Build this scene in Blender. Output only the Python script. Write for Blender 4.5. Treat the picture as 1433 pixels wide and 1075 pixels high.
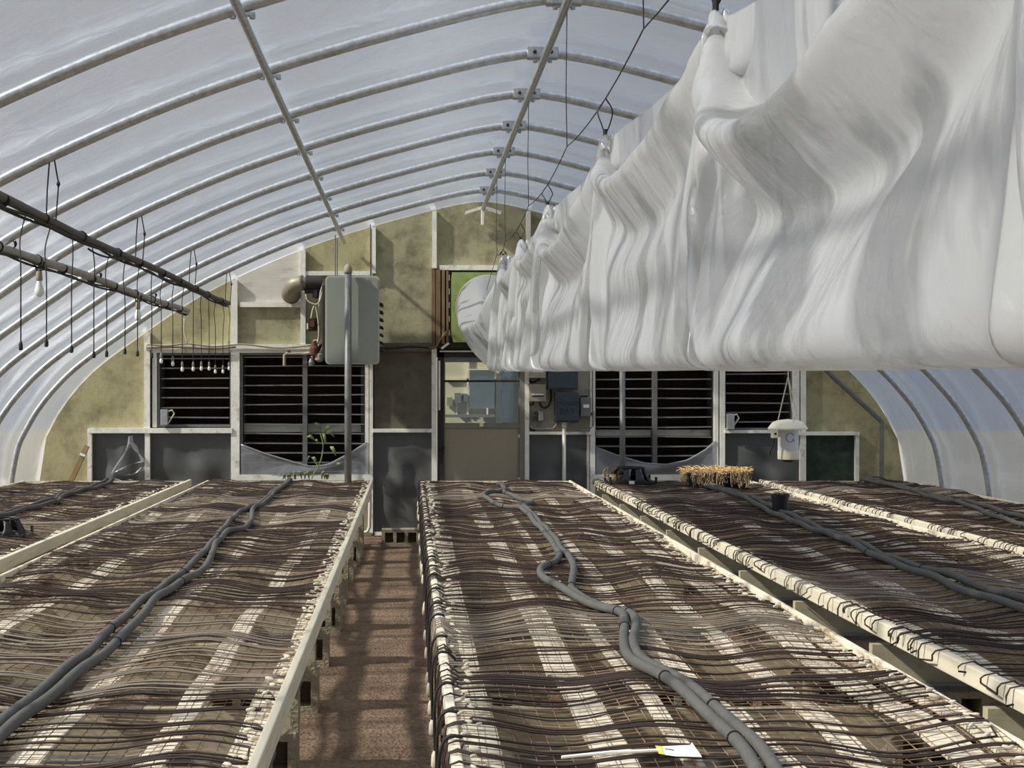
import bpy, bmesh, math, random
import numpy as np
from mathutils import Vector, Matrix

for o in list(bpy.data.objects):
    bpy.data.objects.remove(o)
scene = bpy.context.scene
COL = scene.collection
rnd = random.Random(11)

# ------------------------------------------------------------------ camera, world, sun, exposure
F = 2000.0                       # focal length in pixels of the 1433 px wide frame
VX, VY, EYE = 574.0, 543.0, 1.66  # vanishing point of the house's long axis, eye height
cam_d = bpy.data.cameras.new('camera')
cam = bpy.data.objects.new('camera', cam_d)
COL.objects.link(cam)
cam.location = (0, 0, EYE)
cam.rotation_euler = (math.radians(90), 0, 0)
cam_d.sensor_width = 36.0
cam_d.lens = F / 1433.0 * 36.0
cam_d.shift_x = (716.5 - VX) / 1433.0
cam_d.shift_y = (VY - 537.5) / 1433.0
cam_d.clip_start = 0.05
cam_d.clip_end = 300
scene.camera = cam

world = bpy.data.worlds.new('world')
scene.world = world
world.use_nodes = True
bg = world.node_tree.nodes['Background']
bg.inputs['Color'].default_value = (0.62, 0.71, 0.88, 1)
bg.inputs['Strength'].default_value = 0.70

sun_d = bpy.data.lights.new('sun', 'SUN')
sun = bpy.data.objects.new('sun', sun_d)
COL.objects.link(sun)
sun_d.energy = 5.6
sun_d.angle = math.radians(2.0)
sun_d.color = (1.0, 0.93, 0.82)
sun.location = (-6, -2, 9)
sun.rotation_euler = Vector((1.0, 0.30, -0.86)).to_track_quat('-Z', 'Y').to_euler()

scene.view_settings.view_transform = 'Standard'
scene.view_settings.look = 'None'
scene.view_settings.gamma = 1.0
scene.view_settings.use_curve_mapping = False
scene.view_settings.exposure = 0.48

# ------------------------------------------------------------------ helpers
def P(px, py, Y):
    return Vector(((px - VX) * Y / F, Y, EYE - (py - VY) * Y / F))

def W(px, py):                    # a point of the end wall (16 m away): x, z
    return (px - VX) * 0.008, EYE - (py - VY) * 0.008

ORI = {}

def reg(o, loc):
    ORI[o.name] = Vector(loc)

class MB:
    """collects shapes in world coordinates, build() links them as one mesh object"""
    def __init__(s):
        s.v = []; s.f = []; s.m = []
        s.mi = 0
    def add(s, vs, fs):
        b = len(s.v)
        s.v.extend([tuple(v) for v in vs])
        for f in fs:
            s.f.append(tuple(i + b for i in f)); s.m.append(s.mi)
        return s
    def box(s, x0, x1, y0, y1, z0, z1, bev=0.0):
        if bev <= 0:
            vs = [(x0,y0,z0),(x1,y0,z0),(x1,y1,z0),(x0,y1,z0),(x0,y0,z1),(x1,y0,z1),(x1,y1,z1),(x0,y1,z1)]
            return s.add(vs, [(0,3,2,1),(4,5,6,7),(0,1,5,4),(1,2,6,5),(2,3,7,6),(3,0,4,7)])
        bm = bmesh.new()
        bmesh.ops.create_cube(bm, size=1)
        for v in bm.verts:
            v.co = Vector(((x0+x1)/2 + v.co.x*(x1-x0), (y0+y1)/2 + v.co.y*(y1-y0), (z0+z1)/2 + v.co.z*(z1-z0)))
        bmesh.ops.bevel(bm, geom=bm.edges[:], offset=bev, segments=2, affect='EDGES', profile=0.5)
        bm.verts.index_update()
        s.add([v.co for v in bm.verts], [[v.index for v in f.verts] for f in bm.faces])
        bm.free()
        return s
    def obox(s, c, ax, ay, az):   # oriented box: centre and three half axes
        c, ax, ay, az = map(Vector, (c, ax, ay, az))
        vs = [c + ax*i + ay*j + az*k for k in (-1,1) for (i,j) in ((-1,-1),(1,-1),(1,1),(-1,1))]
        return s.add(vs, [(0,3,2,1),(4,5,6,7),(0,1,5,4),(1,2,6,5),(2,3,7,6),(3,0,4,7)])
    def tube(s, pts, r, n=8, caps=True):
        pts = [Vector(p) for p in pts]
        rs = r if isinstance(r, (list, tuple)) else [r]*len(pts)
        m = len(pts)
        vs = []; up = None
        for i, p in enumerate(pts):
            t = (pts[min(i+1, m-1)] - pts[max(i-1, 0)])
            if t.length < 1e-9: t = Vector((0,0,1))
            t.normalize()
            if up is None:
                up = Vector((0,0,1)) if abs(t.z) < 0.9 else Vector((1,0,0))
            a = (up - t*up.dot(t))
            if a.length < 1e-6:
                a = t.orthogonal()
            a.normalize(); up = a
            b = t.cross(a)
            for k in range(n):
                th = 2*math.pi*k/n
                vs.append(p + (a*math.cos(th) + b*math.sin(th))*rs[i])
        fs = []
        for i in range(m-1):
            for k in range(n):
                k2 = (k+1) % n
                fs.append((i*n+k, i*n+k2, (i+1)*n+k2, (i+1)*n+k))
        if caps:
            fs.append(tuple(range(n-1, -1, -1)))
            fs.append(tuple((m-1)*n+k for k in range(n)))
        return s.add(vs, fs)
    def lathe(s, c, prof, n=20, axis='Z', caps=True):   # prof: (radius, height)
        c = Vector(c); vs = []
        for (r, h) in prof:
            for k in range(n):
                th = 2*math.pi*k/n
                if axis == 'Z': vs.append(c + Vector((r*math.cos(th), r*math.sin(th), h)))
                elif axis == 'Y': vs.append(c + Vector((r*math.cos(th), h, r*math.sin(th))))
                else: vs.append(c + Vector((h, r*math.cos(th), r*math.sin(th))))
        fs = []
        m = len(prof)
        for i in range(m-1):
            for k in range(n):
                k2 = (k+1) % n
                fs.append((i*n+k, i*n+k2, (i+1)*n+k2, (i+1)*n+k))
        if caps:
            fs.append(tuple(range(n-1, -1, -1)))
            fs.append(tuple((m-1)*n+k for k in range(n)))
        return s.add(vs, fs)
    def prism(s, poly, y0, y1):   # poly of (x, z), extruded along Y
        n = len(poly)
        vs = [(x, y0, z) for x, z in poly] + [(x, y1, z) for x, z in poly]
        fs = [tuple(range(n)), tuple(range(2*n-1, n-1, -1))]
        for i in range(n):
            j = (i+1) % n
            fs.append((i, i+n, j+n, j))
        return s.add(vs, fs)
    def grid(s, rows):            # rows of points
        n = len(rows[0])
        vs = [p for r in rows for p in r]
        fs = []
        for i in range(len(rows)-1):
            for k in range(n-1):
                fs.append((i*n+k, i*n+k+1, (i+1)*n+k+1, (i+1)*n+k))
        return s.add(vs, fs)
    def build(s, name, mat, parent=None, smooth=False, at=None):
        o0 = Vector((0,0,0))
        if parent is not None:
            o0 = ORI[parent.name]
        elif at is not None:
            o0 = Vector(at)
        me = bpy.data.meshes.new(name)
        me.from_pydata([(v[0]-o0.x, v[1]-o0.y, v[2]-o0.z) for v in s.v], [], s.f)
        mats = mat if isinstance(mat, (list, tuple)) else [mat]
        for m in mats: me.materials.append(m)
        if len(mats) > 1: me.polygons.foreach_set('material_index', s.m)
        bm = bmesh.new(); bm.from_mesh(me)
        bmesh.ops.recalc_face_normals(bm, faces=bm.faces[:])
        bm.to_mesh(me); bm.free()
        if smooth:
            me.polygons.foreach_set('use_smooth', [True]*len(me.polygons))
        me.update()
        o = bpy.data.objects.new(name, me)
        COL.objects.link(o)
        if parent is not None: o.parent = parent
        else: o.location = o0
        ORI[o.name] = o0
        return o

def smooth_by_angle(o, deg=40):
    bm = bmesh.new(); bm.from_mesh(o.data)
    for f in bm.faces: f.smooth = True
    for e in bm.edges:
        e.smooth = e.is_manifold and e.calc_face_angle(0) < math.radians(deg)
    bm.to_mesh(o.data); bm.free()
    return o

def empty(name, loc):
    o = bpy.data.objects.new(name, None)
    o.empty_display_size = 0.1
    COL.objects.link(o)
    o.location = loc
    ORI[o.name] = Vector(loc)
    return o

def tag(o, label=None, cat=None, group=None, kind=None):
    if label: o['label'] = label
    if cat: o['category'] = cat
    if group: o['group'] = group
    if kind: o['kind'] = kind
    return o

def piece(name, me, parent, world_loc, rot=None, scale=None):   # shared mesh piece under a thing
    o = bpy.data.objects.new(name, me)
    COL.objects.link(o)
    o.parent = parent
    o.location = Vector(world_loc) - ORI[parent.name]
    if rot is not None: o.rotation_euler = rot
    if scale is not None: o.scale = scale
    ORI[o.name] = Vector(world_loc)
    return o

def catmull(pts, sub=6):
    pts = [Vector(p) for p in pts]
    if len(pts) < 3: return pts
    out = []
    e = [pts[0]*2 - pts[1]] + pts + [pts[-1]*2 - pts[-2]]
    for i in range(1, len(e)-2):
        p0, p1, p2, p3 = e[i-1], e[i], e[i+1], e[i+2]
        for k in range(sub):
            t = k/sub
            out.append(0.5*((2*p1) + (p2-p0)*t + (2*p0-5*p1+4*p2-p3)*t*t + (3*p1-p0-3*p2+p3)*t*t*t))
    out.append(pts[-1])
    return out

# ------------------------------------------------------------------ materials
MATS = {}
def srgb(r, g, b):
    f = lambda c: ((c/255.0+0.055)/1.055)**2.4 if c/255.0 > 0.04045 else c/255.0/12.92
    return (f(r), f(g), f(b))

def mat(name, col, rough=0.75, var=0.25, scale=6.0, stain=None, stain_lo=0.55, stain_hi=0.75, stain_scale=3.0,
        bump=0.0, bump_scale=40.0, metallic=0.0, stretch=(1,1,1), spec=0.3, speck=None):
    if name in MATS: return MATS[name]
    m = bpy.data.materials.new(name); m.use_nodes = True
    nt = m.node_tree; N = nt.nodes; L = nt.links
    b = N['Principled BSDF']
    b.inputs['Roughness'].default_value = rough
    b.inputs['Metallic'].default_value = metallic
    b.inputs['Specular IOR Level'].default_value = spec
    tc = N.new('ShaderNodeTexCoord')
    mp = N.new('ShaderNodeMapping'); mp.inputs['Scale'].default_value = stretch
    L.new(tc.outputs['Object'], mp.inputs['Vector'])
    n = N.new('ShaderNodeTexNoise'); n.inputs['Scale'].default_value = scale; n.inputs['Detail'].default_value = 6
    n.inputs['Roughness'].default_value = 0.65
    L.new(mp.outputs[0], n.inputs['Vector'])
    r = N.new('ShaderNodeValToRGB')
    r.color_ramp.elements[0].position = 0.3; r.color_ramp.elements[1].position = 0.7
    r.color_ramp.elements[0].color = tuple(c*(1-var) for c in col) + (1,)
    r.color_ramp.elements[1].color = tuple(min(1, c*(1+var)) for c in col) + (1,)
    L.new(n.outputs[0], r.inputs[0])
    out = r.outputs[0]
    if stain:
        n2 = N.new('ShaderNodeTexNoise'); n2.inputs['Scale'].default_value = stain_scale; n2.inputs['Detail'].default_value = 8
        n2.inputs['Roughness'].default_value = 0.7
        L.new(mp.outputs[0], n2.inputs['Vector'])
        r2 = N.new('ShaderNodeValToRGB')
        r2.color_ramp.elements[0].position = stain_lo; r2.color_ramp.elements[1].position = stain_hi
        L.new(n2.outputs[0], r2.inputs[0])
        mx = N.new('ShaderNodeMix'); mx.data_type = 'RGBA'
        L.new(r2.outputs[0], mx.inputs[0]); L.new(out, mx.inputs[6])
        mx.inputs[7].default_value = tuple(stain) + (1,)
        out = mx.outputs[2]
    if speck:
        n4 = N.new('ShaderNodeTexNoise'); n4.inputs['Scale'].default_value = 16; n4.inputs['Detail'].default_value = 10; n4.inputs['Roughness'].default_value = 0.8
        L.new(tc.outputs['Object'], n4.inputs['Vector'])
        r4 = N.new('ShaderNodeValToRGB'); r4.color_ramp.elements[0].position = 0.56; r4.color_ramp.elements[1].position = 0.70
        r4.color_ramp.elements[1].color = (0.8, 0.8, 0.8, 1)
        L.new(n4.outputs[0], r4.inputs[0])
        m4 = N.new('ShaderNodeMix'); m4.data_type = 'RGBA'
        L.new(r4.outputs[0], m4.inputs[0]); L.new(out, m4.inputs[6]); m4.inputs[7].default_value = tuple(speck) + (1,)
        out = m4.outputs[2]
    L.new(out, b.inputs['Base Color'])
    if bump > 0:
        n3 = N.new('ShaderNodeTexNoise'); n3.inputs['Scale'].default_value = bump_scale; n3.inputs['Detail'].default_value = 4
        L.new(mp.outputs[0], n3.inputs['Vector'])
        bp = N.new('ShaderNodeBump'); bp.inputs['Strength'].default_value = bump; bp.inputs['Distance'].default_value = 0.02
        L.new(n3.outputs[0], bp.inputs['Height']); L.new(bp.outputs[0], b.inputs['Normal'])
    MATS[name] = m
    return m

def film_mat(name, col, transp, transl, rough=0.25, bump=0.3, scale=2.0, stretch=(1,1,1), clear_lo=0.5, clear_hi=0.62, clear=0.0, gloss=0.08, bdist=0.02):
    """thin plastic film: clear part + scattering part + a little reflection"""
    m = bpy.data.materials.new(name); m.use_nodes = True
    nt = m.node_tree; N = nt.nodes; L = nt.links
    N.remove(N['Principled BSDF'])
    out = N['Material Output']
    tc = N.new('ShaderNodeTexCoord')
    mp = N.new('ShaderNodeMapping'); mp.inputs['Scale'].default_value = stretch
    L.new(tc.outputs['Object'], mp.inputs['Vector'])
    n = N.new('ShaderNodeTexNoise'); n.inputs['Scale'].default_value = scale; n.inputs['Detail'].default_value = 5
    n.inputs['Distortion'].default_value = 0.6
    L.new(mp.outputs[0], n.inputs['Vector'])
    bp = N.new('ShaderNodeBump'); bp.inputs['Strength'].default_value = bump; bp.inputs['Distance'].default_value = bdist
    L.new(n.outputs[0], bp.inputs['Height'])
    tr = N.new('ShaderNodeBsdfTransparent'); tr.inputs[0].default_value = tuple(min(1, c*1.02) for c in col) + (1,)
    tl = N.new('ShaderNodeBsdfTranslucent'); tl.inputs[0].default_value = tuple(col) + (1,)
    df = N.new('ShaderNodeBsdfDiffuse'); df.inputs[0].default_value = tuple(col) + (1,)
    gl = N.new('ShaderNodeBsdfGlossy'); gl.inputs['Roughness'].default_value = rough
    for s in (tl, df, gl): L.new(bp.outputs[0], s.inputs['Normal'])
    m1 = N.new('ShaderNodeMixShader'); m1.inputs[0].default_value = 1 - transl
    L.new(tl.outputs[0], m1.inputs[1]); L.new(df.outputs[0], m1.inputs[2])
    m2 = N.new('ShaderNodeMixShader')
    if clear > 0:
        n2 = N.new('ShaderNodeTexNoise'); n2.inputs['Scale'].default_value = scale*0.45; n2.inputs['Detail'].default_value = 4
        L.new(mp.outputs[0], n2.inputs['Vector'])
        r = N.new('ShaderNodeMapRange')
        r.inputs['From Min'].default_value = clear_lo; r.inputs['From Max'].default_value = clear_hi
        r.inputs['To Min'].default_value = transp; r.inputs['To Max'].default_value = clear
        L.new(n2.outputs[0], r.inputs['Value']); L.new(r.outputs[0], m2.inputs[0])
    else:
        m2.inputs[0].default_value = transp
    L.new(m1.outputs[0], m2.inputs[1]); L.new(tr.outputs[0], m2.inputs[2])
    m3 = N.new('ShaderNodeMixShader')
    fr = N.new('ShaderNodeFresnel'); fr.inputs['IOR'].default_value = 1.35
    L.new(bp.outputs[0], fr.inputs['Normal'])
    mm = N.new('ShaderNodeMath'); mm.operation = 'MULTIPLY_ADD'; mm.inputs[1].default_value = 0.7; mm.inputs[2].default_value = gloss*0.3
    L.new(fr.outputs[0], mm.inputs[0]); L.new(mm.outputs[0], m3.inputs[0])
    L.new(m2.outputs[0], m3.inputs[1]); L.new(gl.outputs[0], m3.inputs[2])
    L.new(m3.outputs[0], out.inputs['Surface'])
    MATS[name] = m
    return m

M_FILM = film_mat('cover_film', (0.84, 0.885, 0.95), 0.74, 0.8, rough=0.35, bump=0.4, scale=4.0, stretch=(1, 1.6, 1), bdist=0.04)
M_TUBE = film_mat('duct_film', (0.79, 0.79, 0.775), 0.14, 0.66, rough=0.3, bump=0.8, scale=5.0, stretch=(1, 1.5, 0.6), clear_lo=0.52, clear_hi=0.60, clear=0.72, gloss=0.1, bdist=0.02)
M_CLEAR = film_mat('clear_sheet', (0.80, 0.82, 0.83), 0.55, 0.5, rough=0.25, bump=0.6, scale=6.0, gloss=0.25)
M_GALV = mat('galvanised_steel', srgb(182,184,184), rough=0.32, var=0.25, scale=30, metallic=0.7, stain=srgb(140,140,136), stain_scale=6, spec=0.6)
M_GALVD = mat('dull_pipe', srgb(112,112,108), rough=0.5, var=0.2, scale=20, metallic=0.4)
M_WHITE = mat('white_paint', srgb(228,225,212), rough=0.7, var=0.12, scale=8, stain=srgb(150,138,112), stain_lo=0.55, stain_hi=0.75, stain_scale=5, bump=0.15)
M_OLIVE = mat('stained_fibreglass', srgb(172,164,124), rough=0.6, var=0.16, scale=2.2, stain=srgb(112,104,72), stain_lo=0.46, stain_hi=0.72, stain_scale=2.4, bump=0.15, bump_scale=18, speck=srgb(84,76,50))
M_OLIVEG = mat('grey_stained_fibreglass', srgb(160,155,122), rough=0.6, var=0.16, scale=2.6, stain=srgb(98,92,68), stain_lo=0.48, stain_hi=0.72, stain_scale=3.2, bump=0.15, bump_scale=18, speck=srgb(76,70,48))
M_PLYW = mat('white_peeling_plywood', srgb(205,200,188), rough=0.8, var=0.12, scale=5, stain=srgb(150,118,82), stain_lo=0.56, stain_hi=0.72, stain_scale=4, stretch=(0.6,1,3))
M_DKPANEL = mat('dark_panel', srgb(96,90,76), rough=0.7, var=0.25, scale=5, stain=srgb(60,54,44), stain_scale=4)
M_BLKSHEET = mat('dark_plastic_sheet', srgb(80,80,77), rough=0.42, var=0.07, scale=2.5, bump=0.25, bump_scale=4, stretch=(1,1,0.6), spec=0.5)
M_GRNSHEET = mat('green_backed_sheet', srgb(44,58,44), rough=0.45, var=0.5, scale=9, bump=0.4, bump_scale=12)
M_PAD = mat('cooling_pad', srgb(40,27,20), rough=0.95, var=0.4, scale=14, stretch=(6,1,0.6))
M_BLACK = mat('black_plastic', srgb(26,27,29), rough=0.45, var=0.2, scale=10, spec=0.4)
M_SLAT = mat('louvre_metal', srgb(126,126,122), rough=0.5, var=0.2, scale=10, metallic=0.3)
M_DOOR = mat('door_tan', srgb(150,142,120), rough=0.6, var=0.07, scale=2.5)
M_DOORF = mat('door_frame_grey', srgb(124,120,108), rough=0.6, var=0.12, scale=5)
M_HEATER = mat('heater_grey_green', srgb(138,142,128), rough=0.42, var=0.05, scale=3, stain=srgb(120,108,78), stain_lo=0.66, stain_hi=0.85, stain_scale=2.0, spec=0.5)
M_HEATD = mat('heater_dark', srgb(48,44,40), rough=0.7, var=0.3, scale=12)
M_FLUE = mat('flue_metal', srgb(118,108,96), rough=0.5, var=0.3, scale=8, metallic=0.4, stain=srgb(70,44,34), stain_lo=0.5, stain_hi=0.7, stain_scale=5)
M_RUST = mat('rusty_valve', srgb(92,58,42), rough=0.8, var=0.35, scale=14)
M_WIREW = mat('pale_wire', srgb(190,182,160), rough=0.6, var=0.15, scale=20)
M_WIRED = mat('dark_wire', srgb(38,36,34), rough=0.6, var=0.3, scale=20)
M_GREEN = mat('fan_green', srgb(138,152,92), rough=0.5, var=0.25, scale=4, stain=srgb(52,70,38), stain_scale=3)
M_BROWNW = mat('weathered_brown_wood', srgb(120,98,72), rough=0.85, var=0.3, scale=9, stretch=(3,3,0.6))
M_GBOX = mat('box_slate_grey', srgb(64,72,78), rough=0.55, var=0.08, scale=6)
M_GBOX2 = mat('box_light_grey', srgb(118,120,118), rough=0.5, var=0.08, scale=6)
M_BEIGE = mat('box_beige', srgb(148,140,120), rough=0.65, var=0.1, scale=8)
M_BOARD = mat('electric_board', srgb(168,162,146), rough=0.8, var=0.1, scale=4, stain=srgb(120,108,86), stain_scale=4)
M_PVC = mat('white_pvc', srgb(206,202,186), rough=0.45, var=0.05, scale=6)
M_INK = mat('faded_ink', srgb(46,52,58), rough=0.8, var=0.1)
M_PINE = mat('pale_pine', srgb(208,198,172), rough=0.75, var=0.14, scale=5, stretch=(5,0.6,5), stain=srgb(150,120,80), stain_lo=0.62, stain_hi=0.8, stain_scale=3)
M_LIME = mat('whitewashed_board', srgb(212,202,178), rough=0.85, var=0.16, scale=9, stain=srgb(132,108,80), stain_lo=0.52, stain_hi=0.68, stain_scale=7, stretch=(3,0.8,1))
M_BEAM = mat('bench_beam', srgb(170,160,132), rough=0.8, var=0.18, scale=7, stretch=(1,3,3))
M_BLOCK = mat('concrete_block', srgb(158,148,126), rough=0.95, var=0.2, scale=14, bump=0.5, bump_scale=60, stain=srgb(110,92,68), stain_scale=4)
M_CABLE = mat('cable_black', srgb(58,45,38), rough=0.6, var=0.35, scale=6, stretch=(0.4,4,4))
M_CABLEL = mat('cable_grey', srgb(128,116,102), rough=0.6, var=0.3, scale=6)
M_MESHW = mat('mesh_wire', srgb(140,118,96), rough=0.6, var=0.45, scale=9, metallic=0.2, stain=srgb(92,62,44), stain_lo=0.45, stain_hi=0.6, stain_scale=6)
M_CLIP = mat('chalky_clip', srgb(196,186,164), rough=0.8, var=0.15, scale=40)
M_HOSE = mat('foam_insulation', srgb(86,84,79), rough=0.7, var=0.16, scale=14, stain=srgb(142,140,132), stain_lo=0.66, stain_hi=0.76, stain_scale=22, bump=0.2, bump_scale=60)
M_STRAW = mat('dry_straw', srgb(206,172,112), rough=0.9, var=0.3, scale=30)
M_ROOT = mat('dead_stems', srgb(150,128,96), rough=0.9, var=0.4, scale=30)
M_BULB = mat('bulb_glass', srgb(226,226,220), rough=0.15, var=0.03, spec=0.6)
M_LAMPW = mat('cream_plastic', srgb(232,226,198), rough=0.45, var=0.04)
M_BUCKET = mat('white_bucket', srgb(214,214,212), rough=0.45, var=0.05, scale=8, stain=srgb(176,180,200), stain_scale=4)
M_TAG = mat('white_plant_tag', srgb(246,244,226), rough=0.5, var=0.03)
M_YEL = mat('yellow_print', srgb(214,206,70), rough=0.5, var=0.05)
M_LEAF = mat('pale_weed_leaf', srgb(120,138,84), rough=0.6, var=0.25, scale=20)
M_WOODST = mat('brown_stake', srgb(148,122,82), rough=0.85, var=0.2, scale=12)

def floor_mat():
    m = bpy.data.materials.new('trodden_earth'); m.use_nodes = True
    nt = m.node_tree; N = nt.nodes; L = nt.links; b = N['Principled BSDF']
    b.inputs['Roughness'].default_value = 0.95; b.inputs['Specular IOR Level'].default_value = 0.15
    tc = N.new('ShaderNodeTexCoord')
    n = N.new('ShaderNodeTexNoise'); n.inputs['Scale'].default_value = 3; n.inputs['Detail'].default_value = 8; n.inputs['Roughness'].default_value = 0.7
    v = N.new('ShaderNodeTexVoronoi'); v.inputs['Scale'].default_value = 55
    L.new(tc.outputs['Object'], n.inputs['Vector']); L.new(tc.outputs['Object'], v.inputs['Vector'])
    r = N.new('ShaderNodeValToRGB')
    r.color_ramp.elements[0].position = 0.3; r.color_ramp.elements[0].color = srgb(94,72,50) + (1,)
    r.color_ramp.elements[1].position = 0.75; r.color_ramp.elements[1].color = srgb(146,116,82) + (1,)
    L.new(n.outputs[0], r.inputs[0])
    hs = N.new('ShaderNodeHueSaturation'); hs.inputs['Saturation'].default_value = 0.78
    mx = N.new('ShaderNodeMix'); mx.data_type = 'RGBA'; mx.blend_type = 'MULTIPLY'; mx.inputs[0].default_value = 0.55
    r2 = N.new('ShaderNodeValToRGB'); r2.color_ramp.elements[0].color = (0.45,0.42,0.4,1); r2.color_ramp.elements[1].color = (1.5,1.45,1.35,1)
    L.new(v.outputs['Color'], r2.inputs[0]); L.new(r.outputs[0], mx.inputs[6]); L.new(r2.outputs[0], mx.inputs[7])
    L.new(mx.outputs[2], hs.inputs['Color']); L.new(hs.outputs[0], b.inputs['Base Color'])
    bp = N.new('ShaderNodeBump'); bp.inputs['Strength'].default_value = 0.8; bp.inputs['Distance'].default_value = 0.012
    L.new(v.outputs['Distance'], bp.inputs['Height']); L.new(bp.outputs[0], b.inputs['Normal'])
    return m
M_FLOOR = floor_mat()

def mat_mat():
    m = bpy.data.materials.new('bench_liner'); m.use_nodes = True
    nt = m.node_tree; N = nt.nodes; L = nt.links; b = N['Principled BSDF']
    b.inputs['Roughness'].default_value = 0.95; b.inputs['Specular IOR Level'].default_value = 0.1
    tc = N.new('ShaderNodeTexCoord')
    def noise(sc, det, st):
        mp = N.new('ShaderNodeMapping'); mp.inputs['Scale'].default_value = st
        L.new(tc.outputs['Object'], mp.inputs['Vector'])
        n = N.new('ShaderNodeTexNoise'); n.inputs['Scale'].default_value = sc; n.inputs['Detail'].default_value = det; n.inputs['Roughness'].default_value = 0.7
        L.new(mp.outputs[0], n.inputs['Vector'])
        return n
    a = noise(2.2, 8, (1, 2.6, 1))
    r = N.new('ShaderNodeValToRGB'); e = r.color_ramp.elements
    e[0].position = 0.32; e[0].color = srgb(74,60,46) + (1,)
    e[1].position = 0.70; e[1].color = srgb(168,146,112) + (1,)
    k = e.new(0.5); k.color = srgb(118,98,74) + (1,)
    L.new(a.outputs[0], r.inputs[0])
    c = noise(1.3, 5, (1, 1, 1))
    r2 = N.new('ShaderNodeValToRGB'); r2.color_ramp.elements[0].position = 0.56; r2.color_ramp.elements[1].position = 0.70
    L.new(c.outputs[0], r2.inputs[0])
    mx = N.new('ShaderNodeMix'); mx.data_type = 'RGBA'
    L.new(r2.outputs[0], mx.inputs[0]); L.new(r.outputs[0], mx.inputs[6]); mx.inputs[7].default_value = srgb(160,104,72) + (1,)
    d = noise(30, 3, (1, 1, 1))
    m2 = N.new('ShaderNodeMix'); m2.data_type = 'RGBA'; m2.blend_type = 'OVERLAY'; m2.inputs[0].default_value = 0.5
    L.new(mx.outputs[2], m2.inputs[6]); L.new(d.outputs[0], m2.inputs[7])
    L.new(m2.outputs[2], b.inputs['Base Color'])
    bp = N.new('ShaderNodeBump'); bp.inputs['Strength'].default_value = 0.5; bp.inputs['Distance'].default_value = 0.01
    L.new(d.outputs[0], bp.inputs['Height']); L.new(bp.outputs[0], b.inputs['Normal'])
    return m
M_MAT = mat_mat()

def glass_mat():
    m = bpy.data.materials.new('window_glass'); m.use_nodes = True
    nt = m.node_tree; N = nt.nodes; L = nt.links
    N.remove(N['Principled BSDF'])
    t = N.new('ShaderNodeBsdfTransparent'); t.inputs[0].default_value = (0.86,0.89,0.87,1)
    g = N.new('ShaderNodeBsdfGlossy'); g.inputs['Roughness'].default_value = 0.05
    x = N.new('ShaderNodeMixShader'); f = N.new('ShaderNodeFresnel'); f.inputs['IOR'].default_value = 1.5
    L.new(f.outputs[0], x.inputs[0]); L.new(t.outputs[0], x.inputs[1]); L.new(g.outputs[0], x.inputs[2])
    L.new(x.outputs[0], N['Material Output'].inputs['Surface'])
    return m
M_GLASS = glass_mat()
# ------------------------------------------------------------------ the shell: floor, ground, cover film, hoops, purlins
YW = 16.0                        # end wall
YF = -3.2                        # near end of the house
LP = [(47,760),(48,735),(50,700),(53,672),(57,645),(63,618),(71,600),(89,569),(114,538),(145,509),(203,467),(265,425),(330,390),(425,349),(520,318),(610,294),(650,285.5)]
prof_px = list(LP) + [(675,283)]
for (x, y) in reversed(LP):
    c = 675 - 15*min(1, max(0, (y-284)/240))
    prof_px.append((2*c - x, y))
PROF = []
for p in catmull([Vector((W(x, y)[0], 0, W(x, y)[1])) for x, y in prof_px], 4):
    PROF.append((p.x, max(p.z, -0.06)))
def arch_z(x):
    for (a, b) in zip(PROF, PROF[1:]):
        if a[0] <= x <= b[0] and b[0] > a[0] and a[1] > -0.05:
            return a[1] + (b[1]-a[1])*(x-a[0])/(b[0]-a[0])
    return 0.0
pn = []                          # outward normals of the profile
for i in range(len(PROF)):
    a = PROF[max(0, i-1)]; b = PROF[min(len(PROF)-1, i+1)]
    dx, dz = b[0]-a[0], b[1]-a[1]
    l = math.hypot(dx, dz) or 1
    pn.append((-dz/l, dx/l))

HOOPS = [14.80, 13.59, 12.38, 11.17, 9.96, 8.75, 7.52, 6.28, 5.05, 3.82, 2.60, 1.38, 0.16, -1.06, -2.28]
fl = MB().box(-5.2, 6.6, YF-0.2, YW+0.3, -0.12, 0.0)
tag(fl.build('floor', M_FLOOR), kind='structure')
gr = MB().box(-40, 40, -30, 60, -0.16, -0.12)
tag(gr.build('ground', mat('outside_gravel', srgb(168,164,154), rough=0.95, var=0.2, scale=2)), kind='structure')

ys = []
hb = sorted(HOOPS + [YF, YW+0.06])
for a, b in zip(hb, hb[1:]):
    for k in range(6): ys.append((a + (b-a)*k/6, math.sin(math.pi*k/6), a))
ys.append((hb[-1], 0, hb[-2]))
rows = []
for (y, s, a) in ys:
    row = []
    for i, (x, z) in enumerate(PROF):
        t = i/len(PROF)
        fade = min(1, max(0, (YW-y)/0.5))
        bul = (0.038*fade + 0.045*s + 0.012*s*math.sin(23*t + a*3.1) + 0.006*fade*math.sin(61*t + y*5))
        g = min(1, max(0, z/0.3))
        row.append((x + pn[i][0]*bul, y, z + pn[i][1]*bul*g))
    rows.append(row)
tag(MB().grid(rows).build('ceiling', M_FILM, smooth=True), kind='structure')
# near gable of the house, behind the camera: the same film over a few studs
nb = tag(empty('wall_front', (0.7, YF, 0)), kind='structure')
MB().prism([(x, z) for x, z in PROF if z >= -0.05], YF, YF+0.004).build('film', M_FILM, nb)
for x in (-2.4, -0.6, 0.8, 2.2, 4.0):
    MB().box(x-0.03, x+0.03, YF+0.004, YF+0.07, 0, arch_z(x)-0.02).build('post', M_WHITE, nb)

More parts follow.
